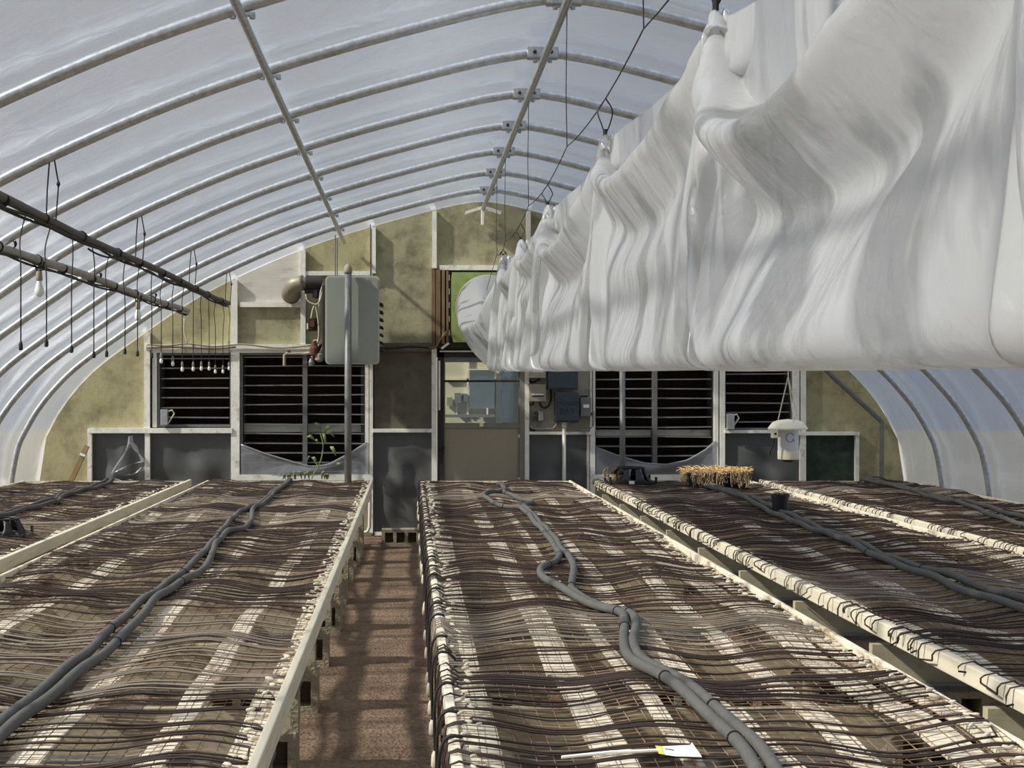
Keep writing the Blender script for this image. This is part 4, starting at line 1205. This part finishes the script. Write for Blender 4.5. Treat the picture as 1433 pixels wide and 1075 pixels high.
# span start, span end, slack of the near face, sag of the far rim, film cell size
SPANS = [(15.72, 12.7, 1.01, 0.05, 0.062), (12.7, 10.7, 1.03, 0.06, 0.052), (10.7, 8.6, 1.03, 0.05, 0.046), (8.6, 6.05, 1.04, 0.05, 0.036), (6.05, 3.86, 1.04, 0.04, 0.030), (3.86, 1.75, 1.10, 0.12, 0.027), (1.75, -0.7, 1.05, 0.15, 0.05)]
def simulate_duct(steps=190, its=9):
    b = 0.042
    N_ = 58; JB = 33              # columns round the film; JB is the hem, 0 the top
    jf = 7                       # this line of the near face is gathered up into every hook
    jb = N_-2                     # the far rim, nearly straight between the hooks
    GX = 7                        # extra cells gathered at each hook on either side
    Y0, Y1 = 15.72, -0.7
    yu, yc, bs, ac, hookcol = [], [], [], [], []
    for si, (p0, p1, sl, sag, a) in enumerate(SPANS):
        n = int(round(abs(p0-p1)*sl/a))
        g0 = GX if si > 0 else 0; g1 = GX if si < len(SPANS)-1 else 0
        tot = n + g0 + g1
        for k in range(tot):
            u = k/tot
            if k < g0: c = p0 + (p1-p0)*0.012*k/max(1, g0)
            elif k >= tot-g1: c = p1 - (p1-p0)*0.012*(tot-k)/g1
            else:
                c = p0 + (p1-p0)*(0.012 + (1-0.024)*(k-g0)/n)
            if k == 0 and si > 0: hookcol.append(len(yu))
            yu.append(p0 + (p1-p0)*u); yc.append(c); bs.append(sag*4*u*(1-u)); ac.append(a)
    yu.append(Y1); yc.append(Y1); bs.append(0); hookcol.append(len(yu)-1)
    yu = np.array(yu); yc = np.array(yc); bsag = np.array(bs); ac = np.array(ac)
    M_ = len(yu)
    ucol = np.r_[0, np.cumsum(ac)]
    rs = np.random.RandomState(4)
    j = np.arange(N_)
    zb = 1.663 + 0.0112*yu
    zbot = np.repeat(zb[:, None], N_, 1)
    hk = {c: h for c, h in zip(hookcol, hooks)}
    hy = np.array([h[0] for h in hooks][::-1]); hz = np.array([h[1] for h in hooks][::-1])
    ztop = np.interp(yc, np.r_[hy, 15.8], np.r_[hz, P(0, 431, 15.85).z + 0.35])
    t = np.where(j <= JB, 0.5*j/JB, 0.5 + 0.5*(j-JB)/(N_-JB))
    tri = 1-np.abs(1-2*t)
    X = np.zeros((M_, N_, 3))
    X[:, :, 1] = yc[:, None]*(1-tri)[None, :] + yu[:, None]*tri[None, :]
    X[:, :, 2] = ztop[:, None] - (ztop-zb)[:, None]*tri[None, :] - bsag[:, None]*(1-tri)[None, :]
    X[:, :, 0] = 0.845 - 0.10*np.sin(2*np.pi*t)[None, :]
    # pleats running down from the hooks
    near = np.zeros(M_)
    for c in hookcol[:-1]:
        near = np.maximum(near, np.exp(-((np.arange(M_)-c)/13.0)**2))
    X[:, :, 0] += (0.06*near*np.sin(np.arange(M_)*2*np.pi/5.3))[:, None]*(tri*np.where(j <= JB, 1, 0.3))[None, :]
    mouth = np.clip((Y0 - yu)/1.3, 0, 1)[:, None]; mouth = mouth*mouth*(3-2*mouth)
    ccx, ccz, RR = 0.86, P(0, 431, 15.85).z, 0.365
    cxs = ccx - RR*np.sin(2*np.pi*t)[None, :]; czs = ccz + RR*np.cos(2*np.pi*t)[None, :]
    X[:, :, 0] = cxs*(1-mouth) + X[:, :, 0]*mouth
    X[:, :, 2] = czs*(1-mouth) + X[:, :, 2]*mouth
    X += rs.normal(0, 0.002, X.shape)
    w = np.ones((M_, N_))
    w[0, :] = 0; X[0, :, 0] = cxs; X[0, :, 2] = czs; X[0, :, 1] = Y0
    w[-1, :] = 0
    for q in range(1, M_-1):
        if yc[q] > 12.9: continue
        X[q, jb] = (0.865 + 0.015*math.sin(yc[q]*3), yc[q], ztop[q]-bsag[q]-0.01)
        w[q, jb] = 0
    for c, (y, z) in hk.items():
        if c >= M_-1: continue
        for dq in range(-GX, GX+1):
            X[c+dq, jf] = (XW - 0.012 + 0.012*(-1)**dq, y - dq*0.013, z - 0.012 - 0.014*abs(dq))
            w[c+dq, jf] = 0
    # tethers: no point of the near face gets farther from a hook than the film allows
    teth = []
    for c, (y, z) in hk.items():
        if c >= M_-1: continue
        k = hookcol.index(c)
        c0 = hookcol[k-1] if k > 0 else 0
        c1 = hookcol[k+1]
        for (e0, e1, off) in ((c0+1, c-GX, -GX), (c+GX+1, c1, GX)):
            if e1 <= e0: continue
            cols = np.arange(e0, e1); rows = np.arange(jf, JB+6)
            L_ = np.hypot((np.abs(ucol[cols]-ucol[c+off]))[:, None], ((rows-jf)*b)[None, :])
            teth.append((slice(e0, e1), slice(jf, JB+6), np.array([XW-0.012, y, z-0.02]), L_*1.0))
    V = np.zeros_like(X)
    dt = 1/60.0
    g = np.zeros_like(X); g[:, :, 2] = -9.8
    side = np.where(t < 0.5, -1.0, 1.0)*np.sin(2*np.pi*np.minimum(t, 1-t))
    g[:, :, 0] += side[None, :]*0.6
    def con(P1, P2, W1, W2, rest, stiff, mode):
        d = P2-P1
        l = np.sqrt((d*d).sum(-1)) + 1e-9
        c = l-rest
        if mode == 1: c = np.maximum(c, 0)
        elif mode == -1: c = np.minimum(c, 0)
        ws = W1+W2
        s = np.where(ws > 0, c/(np.maximum(ws, 1e-9)*l)*stiff, 0)
        cc = d*s[..., None]
        P1 += cc*W1[..., None]; P2 -= cc*W2[..., None]
    a2 = ac[:-1]+ac[1:]
    xlim = np.where(yu > 14.6, 1.3, 0.86)[:, None]
    far = (yu > 14.6)[:, None]
    for st in range(steps):
        V *= 0.965
        V += g*dt
        Xo = X.copy()
        X += V*dt*w[..., None]
        for it in range(its):
            for s in (0, 1):
                n = (M_-s)//2*2
                con(X[s:s+n:2], X[s+1:s+n:2], w[s:s+n:2], w[s+1:s+n:2], ac[s:s+n:2][:, None], 1.0, 1)
            con(X[:, 0:N_:2], X[:, 1:N_:2], w[:, 0:N_:2], w[:, 1:N_:2], b, 1.0, 1)
            con(X[:, 1:N_-1:2], X[:, 2:N_:2], w[:, 1:N_-1:2], w[:, 2:N_:2], b, 1.0, 1)
            con(X[:, N_-1:N_], X[:, 0:1], w[:, N_-1:N_], w[:, 0:1], b, 1.0, 1)
            if it % 2 == 0:
                for s in (0, 1):
                    n = (M_-s)//2*2
                    dg = np.hypot(ac[s:s+n:2], b)[:, None]
                    for (ja, jb2) in ((slice(0, N_-1), slice(1, N_)), (slice(1, N_), slice(0, N_-1))):
                        con(X[s:s+n:2, ja], X[s+1:s+n:2, jb2], w[s:s+n:2, ja], w[s+1:s+n:2, jb2], dg, 1.0, 1)
                for s in (0, 1, 2, 3):
                    n = (M_-s-2)//4*4
                    con(X[s:s+n:4], X[s+2:s+2+n:4], w[s:s+n:4], w[s+2:s+2+n:4], a2[s:s+n:4][:, None]*0.66, 0.3, -1)
                    n2 = (N_-s-2)//4*4
                    con(X[:, s:s+n2:4], X[:, s+2:s+2+n2:4], w[:, s:s+n2:4], w[:, s+2:s+2+n2:4], 2*b*0.90, 0.4, -1)
            for (sc, sr, hp, L_) in teth:
                d = X[sc, sr]-hp
                l = np.sqrt((d*d).sum(-1)) + 1e-9
                f = np.minimum(1, L_/l)
                f = np.where(w[sc, sr] > 0, f, 1)
                X[sc, sr] = hp + d*f[..., None]
            X[:, :, 2] = np.where((X[:, :, 2] < zbot) & (w > 0), zbot, X[:, :, 2])
            X[:, jf:JB, 0] = np.where(w[:, jf:JB] > 0, np.clip(X[:, jf:JB, 0], 0.45, xlim), X[:, jf:JB, 0])
            X[:, :jf, 0] = np.where((w[:, :jf] > 0) & ~far, np.maximum(X[:, :jf, 0], 0.825), X[:, :jf, 0])
            X[:, JB:, 0] = np.where(w[:, JB:] > 0, np.where(far, X[:, JB:, 0], np.clip(X[:, JB:, 0], 0.80, 1.25)), X[:, JB:, 0])
        V = (X-Xo)/dt*w[..., None]
        sp = np.sqrt((V*V).sum(-1, keepdims=True)); V *= np.minimum(1, 3.0/np.maximum(sp, 1e-6))
        on = (X[:, :, 2] <= zbot+1e-4)
        V[on] *= 0.4
    # fine pleats fanning out below every hook
    def sn(x, k=0.0):
        return (np.sin(x + k) + 0.6*np.sin(2.31*x + 1.7 + 2*k) + 0.45*np.sin(3.97*x + 0.6 - k))/1.6
    def ridged(x, k=0.0):
        return 1 - 2*np.abs(np.sin(x*0.5 + 0.9*np.sin(x*0.23 + k) + k))
    D = np.zeros((M_, N_)); WS = np.zeros((M_, N_)) + 1e-6
    for k, (y, z) in enumerate(hooks):
        dy = X[:, :, 1]-y; dz = np.maximum(z+0.05-X[:, :, 2], 0.0)
        rho = np.hypot(dy, dz); phi = np.arctan2(dy, dz+0.02)
        wg = 1/(rho+0.15)**2
        D += wg*np.exp(-(phi/0.75)**2)*(0.7*ridged(phi*17 + sn(rho*2, k), 1.7*k) + 0.3*sn(phi*11, k))*np.clip(rho/0.5, 0, 1.2)
        WS += wg
    rowa = np.zeros(N_); rowa[jf:JB+1] = 1.0; rowa[jf:jf+3] = (0.2, 0.5, 0.8); rowa[JB-2:JB+1] = (0.8, 0.6, 0.3)
    X[:, :, 0] -= 0.050*(D/WS)*rowa[None, :]*np.clip((15.2-X[:, :, 1])/1.0, 0, 1)
    return X
DX = simulate_duct()
M_, N_ = DX.shape[:2]
org = Vector((0.86, 15.72, 1.7))
vs = (DX.reshape(-1, 3) - np.array(org)).tolist()
fs = []
for i in range(M_-1):
    for j in range(N_):
        j2 = (j+1) % N_
        fs.append((i*N_+j, i*N_+j2, (i+1)*N_+j2, (i+1)*N_+j))
me = bpy.data.meshes.new('air_duct'); me.from_pydata(vs, [], fs); me.materials.append(M_TUBE)
me.polygons.foreach_set('use_smooth', [True]*len(me.polygons)); me.update()
duct = bpy.data.objects.new('air_duct', me); COL.objects.link(duct); duct.location = org
tag(duct, 'collapsed milky plastic air duct draped in folds from the wire under the ridge', 'air duct')
sm = duct.modifiers.new('smooth', 'SMOOTH'); sm.factor = 0.5; sm.iterations = 2
ss = duct.modifiers.new('sub', 'SUBSURF'); ss.levels = 1; ss.render_levels = 1
# ------------------------------------------------------------------ things on the benches and floor
def on_bench(px, py, z=ZT+0.01):
    Y = (EYE - z)*F/(py - VY)
    return Vector(((px-VX)*Y/F, Y, z))
# cinder block at the end of the aisle
def cinder(px0, px1, py_b, label):
    Y = EYE*F/(py_b-VY)
    e = tag(empty('cinder_block', ((px0-VX)*Y/F + 0.2, Y+0.1, 0)), label, 'block')
    piece('block', shared('pier_block', block_maker, M_BLOCK), e, ((px0-VX)*Y/F + 0.2, Y+0.1, 0), None, (1, 1, 0.85))
cinder(534, 585, 764, 'pale hollow concrete block lying at the end of the aisle')
o = MB().tube([P(518, 690, 15.7), P(517, 738, 15.7), P(514, 744, 15.7), P(505, 747, 15.7)], 0.018, 8).build('drain_pipe', M_PVC, at=P(514, 744, 15.7))
tag(smooth_by_angle(o), 'white pipe running down the frame post beside the aisle end', 'pipe')
# wooden stake leaning in the left corner
sA, sB = P(90, 690, 15.6), P(122, 624, 15.75)
e = tag(empty('wooden_stake', sA), 'brown wooden stake leaning in the stained wall corner', 'stake')
d = (sB-sA); u = d.normalized(); sd_ = u.cross(Vector((0,1,0))).normalized()
low = Vector((sA.x - u.x/u.z*(sA.z), sA.y, 0.0))
MB().obox((low+sB)/2, (sB-low)/2, sd_*0.026, Vector((0,1,0))*0.02).build('shaft', M_WOODST, e)
MB().obox(sB - u*0.11, u*0.012, sd_*0.029, Vector((0,1,0))*0.023).build('tape', M_WHITE, e)

# black carry trays
def pot_carrier(c, s, label, rot=0.0):
    e = tag(empty('pot_carrier', c), label, 'tray')
    def R(x, y, z): return Vector((c.x + (x*math.cos(rot)-y*math.sin(rot))*s, c.y + (x*math.sin(rot)+y*math.cos(rot))*s, c.z + z*s))
    m = MB(); o_, i_ = 0.22, 0.10
    n = 32; vs = []
    for k in range(n):
        t = 2*math.pi*k/n
        q = 1/max(abs(math.cos(t)), abs(math.sin(t)))
        q = min(q, 1.25)
        for (rr_, z) in ((o_*q, 0.0), (o_*q, 0.014), (i_*1.25, 0.014), (i_*1.25, 0.0)):
            vs.append(R(rr_*math.cos(t), rr_*math.sin(t), z))
    fs = []
    for k in range(n):
        j = (k+1) % n
        for a in range(4): fs.append((k*4+a, j*4+a, j*4+(a+1) % 4, k*4+(a+1) % 4))
    m.add(vs, fs); m.build('flange', M_BLACK, e)
    for k in range(8):            # flared panels standing on the flange, gaps between
        t0 = 2*math.pi*(k+0.08)/8; t1 = 2*math.pi*(k+0.92)/8
        m = MB(); rows = []
        for (rr_, z, sh) in ((0.20, 0.014, 0.0), (0.165, 0.05, 0.10), (0.14, 0.10, 0.16), (0.125, 0.135, 0.18)):
            row = []
            for q in range(5):
                t = t0 + sh + (t1-t0-2*sh)*q/4
                row.append(R(rr_*math.cos(t), rr_*math.sin(t), z))
            rows.append(row)
        m.grid(rows)
        pn_ = m.build('flared_wall', M_BLACK, e, smooth=True)
        so = pn_.modifiers.new('s', 'SOLIDIFY'); so.thickness = 0.004
    m = MB(); vs = []
    for k in range(24):
        t = 2*math.pi*k/24
        for (rr_, z) in ((0.13, 0.128), (0.13, 0.142), (0.112, 0.142), (0.112, 0.128)):
            vs.append(R(rr_*math.cos(t), rr_*math.sin(t), z))
    m.add(vs, [(k*4+a, ((k+1) % 24)*4+a, ((k+1) % 24)*4+(a+1) % 4, k*4+(a+1) % 4) for k in range(24) for a in range(4)])
    m.build('rim_ring', M_BLACK, e, smooth=True)
    for (sx, sy) in ((1,1), (1,-1), (-1,1), (-1,-1)):
        q = R(sx*0.205, sy*0.18, 0.03)
        MB().box(q.x-0.008*s, q.x+0.008*s, q.y-0.02*s, q.y+0.02*s, q.z-0.03*s, q.z+0.03*s).build('corner_tab', M_BLACK, e)
    q = R(-0.02, -0.222, 0.012)
    MB().box(q.x-0.024*s, q.x+0.024*s, q.y-0.003, q.y+0.004, q.z-0.012*s, q.z+0.016*s).build('sticker', M_TAG, e)
    return e
cD = on_bench(886, 677); cD.y += 0.2
pot_carrier(cD, 1.15, 'black plastic pot carrier with a coil of dried roots beside it')
cA = on_bench(0, 752); cA.y += 0.16; cA.x -= 0.02
pot_carrier(cA, 0.80, 'black plastic pot carrier with white sticker alone on the bench below the lamp poles', 0.1)
# coil of dried roots
cc = Vector((cD.x-0.21, cD.y-0.06, cD.z))
e = tag(empty('root_coil', cc), 'coiled dry pale roots slumped against the black pot carrier', 'roots')
rr = random.Random(5)
for k in range(7):
    ctr = cc + Vector((rr.uniform(-0.05, 0.12), rr.uniform(-0.04, 0.04), 0.10)); R_ = rr.uniform(0.03, 0.05)
    pts = [ctr + Vector((R_*math.cos(t), rr.uniform(-0.015, 0.015), R_*math.sin(t)*1.1)) for t in np.linspace(0, 6.0, 14)]
    pts += [pts[-1] + Vector((rr.uniform(-0.02, 0.02), 0, -0.05)), Vector((pts[-1].x + rr.uniform(-0.02, 0.02), ctr.y, cc.z))]
    MB().tube(catmull(pts, 2), 0.007, 5).build('root', M_ROOT, e, smooth=True)
MB().lathe(cc + Vector((0.05, 0.02, 0)), [(0.05, 0), (0.06, 0.06), (0.03, 0.09)], 10).build('root_ball', M_WOODST, e)

# tray of dead plants
cP = on_bench(1008, 684); cP.y += 0.19
e = tag(empty('plant_tray', cP), 'black cell tray overflowing with dry straw-coloured dead plants', 'plant tray')
W2, D2, H2 = 0.29, 0.17, 0.155
cell = shared('cell', lambda: (lambda m: m.lathe((0,0,0), [(0.034,0),(0.046,0.145),(0.050,0.145),(0.050,0.155),(0.042,0.155),(0.032,0.01)], 10, caps=False))(MB()), M_BLACK)
for i in range(6):
    for j in range(3):
        piece('cell', cell, e, (cP.x - W2 + 0.05 + i*0.096, cP.y - D2 + 0.06 + j*0.11, cP.z))
m = MB(); m.box(cP.x-W2, cP.x+W2, cP.y-D2, cP.y-D2+0.006, cP.z+H2-0.02, cP.z+H2); m.box(cP.x-W2, cP.x+W2, cP.y+D2-0.006, cP.y+D2, cP.z+H2-0.02, cP.z+H2)
m.box(cP.x-W2, cP.x-W2+0.006, cP.y-D2, cP.y+D2, cP.z+H2-0.02, cP.z+H2); m.box(cP.x+W2-0.006, cP.x+W2, cP.y-D2, cP.y+D2, cP.z+H2-0.02, cP.z+H2)
m.box(cP.x-W2, cP.x+W2, cP.y-D2, cP.y+D2, cP.z+0.0, cP.z+0.008)
m.build('tray_rim', M_BLACK, e)
rr = random.Random(9)
m = MB()
for k in range(420):
    p = Vector((cP.x + rr.uniform(-W2, W2)*0.98, cP.y + rr.uniform(-D2, D2)*0.95, cP.z + H2 + rr.uniform(-0.01, 0.03)))
    pts = [p]
    a = rr.uniform(0, 6.28)
    for q in range(4):
        a += rr.uniform(-1.1, 1.1)
        p = p + Vector((0.028*math.cos(a), 0.028*math.sin(a), rr.uniform(-0.014, 0.016)))
        pts.append(p)
    m.tube(pts, rr.uniform(0.0025, 0.0045), 4)
tag(m.build('straw', M_STRAW, e), kind='stuff')
m = MB()
for k in range(150):
    side = rr.random()
    if side < 0.7: p = Vector((cP.x + rr.uniform(-W2, W2), cP.y - D2 - 0.005, cP.z + H2 + 0.015)); out = Vector((0, -1, 0))
    elif side < 0.85: p = Vector((cP.x - W2 - 0.005, cP.y + rr.uniform(-D2, D2), cP.z + H2 + 0.015)); out = Vector((-1, 0, 0))
    else: p = Vector((cP.x + W2 + 0.005, cP.y + rr.uniform(-D2, D2), cP.z + H2 + 0.015)); out = Vector((1, 0, 0))
    L_ = rr.uniform(0.05, 0.165)
    pts = [p - out*0.03, p + out*0.012]
    for q in range(1, 5):
        pts.append(p + out*(0.016 + rr.uniform(-0.006, 0.012)) + Vector((rr.uniform(-0.012, 0.012), 0, -L_*q/4)))
    m.tube(pts, rr.uniform(0.003, 0.0055), 4)
tag(m.build('hanging_stems', M_ROOT, e), kind='stuff')

# black pot
cB = on_bench(1095, 718); cB.y += 0.07
e = tag(empty('black_pot', cB), 'round black plastic pot standing alone on the bench beside the grey hoses', 'pot')
rp = 12.3*cB.y/F; hp = 25*cB.y/F
MB().lathe(cB, [(rp*0.86, 0), (rp*0.97, hp-0.02), (rp*1.06, hp-0.02), (rp*1.06, hp), (rp*0.95, hp), (rp*0.84, 0.012), (0.002, 0.012)], 24).build('pot', M_BLACK, e, smooth=False)
smooth_by_angle(e.children[0])
MB().lathe(cB, [(rp*0.93, hp-0.02), (0.002, hp-0.012)], 20).build('soil', M_WOODST, e)
rr = random.Random(3)
for k in range(5):
    p = cB + Vector((rr.uniform(-0.04, 0.05), rr.uniform(-0.04, 0.04), hp-0.015))
    MB().tube([p, p + Vector((rr.uniform(-0.03, 0.05), 0, 0.025)), p + Vector((rr.uniform(-0.06, 0.09), 0, 0.022))], 0.004, 5).build('dry_stem', M_ROOT, e)

# plant tag on its stick
tA, tB = on_bench(916, 1050, ZT+0.03), on_bench(980, 1051, ZT+0.03)
e = tag(empty('plant_tag', tA), 'white plant tag with yellow end on a white stick, lying on the wire deck', 'plant tag')
q = [on_bench(x, y, ZT+0.03) for x, y in ((922,1046),(966,1044),(968,1040),(982,1060),(948,1059),(926,1056))]
m = MB(); n = len(q)
m.add([(p.x, p.y, p.z) for p in q] + [(p.x, p.y, p.z+0.0025) for p in q], [tuple(range(n))[::-1], tuple(range(n, 2*n))] + [(i, (i+1) % n, n+(i+1) % n, n+i) for i in range(n)])
m.build('card', M_TAG, e)
q = [on_bench(x, y, ZT+0.0331) for x, y in ((917,1044),(926,1045),(929,1056),(922,1055))]
MB().add([(p.x, p.y, p.z) for p in q] + [(p.x, p.y, p.z+0.001) for p in q], [(3,2,1,0),(4,5,6,7),(0,1,5,4),(1,2,6,5),(2,3,7,6),(3,0,4,7)]).build('yellow_end', M_YEL, e)
pa, pb = on_bench(786, 1060, ZT+0.022), on_bench(924, 1050, ZT+0.032)
MB().tube([pa, (pa+pb)/2 + Vector((0, 0.004, 0.003)), pb], 0.0045, 6).build('stick', M_TAG, e)
q = on_bench(937, 1049, ZT+0.0335)
MB().obox(q, (0.010, -0.008, 0), (0.0015, 0.002, 0), (0, 0, 0.0006)).build('pen_mark', M_INK, e)

# hanging white trap
YT = 14.6
cT = P(1103, 645, YT)
e = tag(empty('hanging_trap', cT), 'white hanging bucket trap with cream dome lid, beside the small right vent', 'trap')
k_ = YT/F
rb = 14.5*k_
smooth_by_angle(MB().lathe(cT, [(rb*0.96, 2*k_), (rb, 3*k_), (rb, 14*k_)], 28).build('base_cup', M_LAMPW, e))
smooth_by_angle(MB().lathe(cT, [(rb*0.98, 14*k_), (rb*0.98, 45*k_)], 28).build('bucket', M_BUCKET, e))
smooth_by_angle(MB().lathe(cT, [(rb*0.55, 2*k_), (rb*0.5, -1*k_), (rb*0.3, -2*k_)], 20).build('bottom_cone', M_HEATD, e))
smooth_by_angle(MB().lathe(cT + Vector((-0.5*k_, 0, 0)), [(27*k_, 44*k_), (27.3*k_, 46*k_), (21*k_, 54*k_), (14*k_, 57*k_), (4*k_, 58*k_), (0.002, 58.5*k_)], 32).build('dome_lid', M_LAMPW, e))
a = P(1079, 613, YT-0.1); b = P(1087, 601, YT-0.1)
MB().box(a.x, b.x, YT-0.16, YT-0.08, a.z, b.z+0.01, 0.006).build('lock_box', M_LAMPW, e)
MB().lathe(((a.x+b.x)/2, YT-0.16, (a.z+b.z)/2), [(0.012, 0), (0.012, -0.006)], 10, 'Y').build('screw', M_HEATD, e)
MB().tube([P(1083, 615, YT-0.1), P(1083, 619, YT-0.1), P(1078, 632, YT-0.1), P(1076, 638, YT-0.1)], 0.010, 6).build('dangling_lead', M_WIRED, e)
# round printed ring on the bucket
cu = []
for t in np.linspace(0.35, 6.1, 26):
    x_ = 5.5*k_*math.cos(t) - 1*k_; z_ = 33*k_ + 6.0*k_*math.sin(t)
    cu.append(Vector((cT.x + x_, cT.y - math.sqrt(max(0, (rb*0.99)**2 - x_*x_)), cT.z + z_)))
MB().tube(cu, 0.006, 4).build('printed_ring', mat('pale_blue_print', srgb(150,166,206), rough=0.5, var=0.2), e)
x_ = 3.5*k_
MB().tube([Vector((cT.x + x_ + d*k_, cT.y - math.sqrt((rb*0.99)**2 - (x_+d*k_)**2), cT.z + (29-d*0.9)*k_)) for d in (-1.5, 0, 2)], 0.006, 4).build('printed_tail', MATS['pale_blue_print'], e)
hk = P(1103, 527, YT)
m = MB(); m.tube([cT + Vector((-14*k_, 0, 58*k_)), hk], 0.006, 5); m.tube([cT + Vector((-1*k_, -0.2, 45*k_)), cT + Vector((3*k_, -0.12, 58*k_)), hk], 0.005, 5); m.tube([cT + Vector((14*k_, 0, 55*k_)), hk], 0.006, 5)
m.tube([hk, (hk.x, hk.y, arch_z(hk.x)-0.05)], 0.006, 5)
m.build('hanging_wires', M_WIREW, e)

# pale weed growing through the torn sheet
wd = P(436, 668, 15.82)
e = tag(empty('weed', wd), 'pale green weed climbing over the torn sheet of the heater-side vent', 'plant')
def leaf(p, tip, wdt, m, nm='leaf'):
    p, tip = Vector(p), Vector(tip); d = tip-p; s = d.cross(Vector((0,1,0))).normalized()*wdt
    rows = []
    for k in range(7):
        t = k/6; w = math.sin(math.pi*min(1, t*0.93+0.05))**0.8
        c_ = p + d*t + Vector((0, -0.03*math.sin(math.pi*t), 0.03*math.sin(math.pi*t)))
        rows.append([c_ - s*w, c_ + Vector((0, -0.008, 0)), c_ + s*w])
    MB().grid(rows).build(nm, m, e, smooth=True)
MB().tube(catmull([P(436,670,15.82), P(440,661,15.82), P(445,654,15.82), P(440,645,15.82), P(436,640,15.82)], 4), 0.008, 5).build('stem', M_LEAF, e)
MB().tube(catmull([P(445,654,15.82), P(450,640,15.82), P(452,622,15.82), P(448,606,15.82)], 4), 0.007, 5).build('stem', M_LEAF, e)
for (a, b, w_) in (((436,640),(430,645),.025), ((436,641),(444,648),.03), ((441,617),(429,612),.045), ((440,617),(446,622),.03), ((452,606),(465,598),.05), ((450,604),(440,592),.04), ((455,605),(468,612),.045), ((452,607),(456,622),.04),
                   ((462,625),(470,638),.05), ((470,650),(480,655),.03)):
    leaf(P(a[0], a[1], 15.80), P(b[0], b[1], 15.78), w_*0.4, M_LEAF)
for k in range(16):
    x = rnd.uniform(395, 460)
    leaf(P(x, 671, 15.8), P(x+rnd.uniform(-5, 5), rnd.uniform(659, 667), 15.78), 0.012, M_LEAF, 'grass_blade')
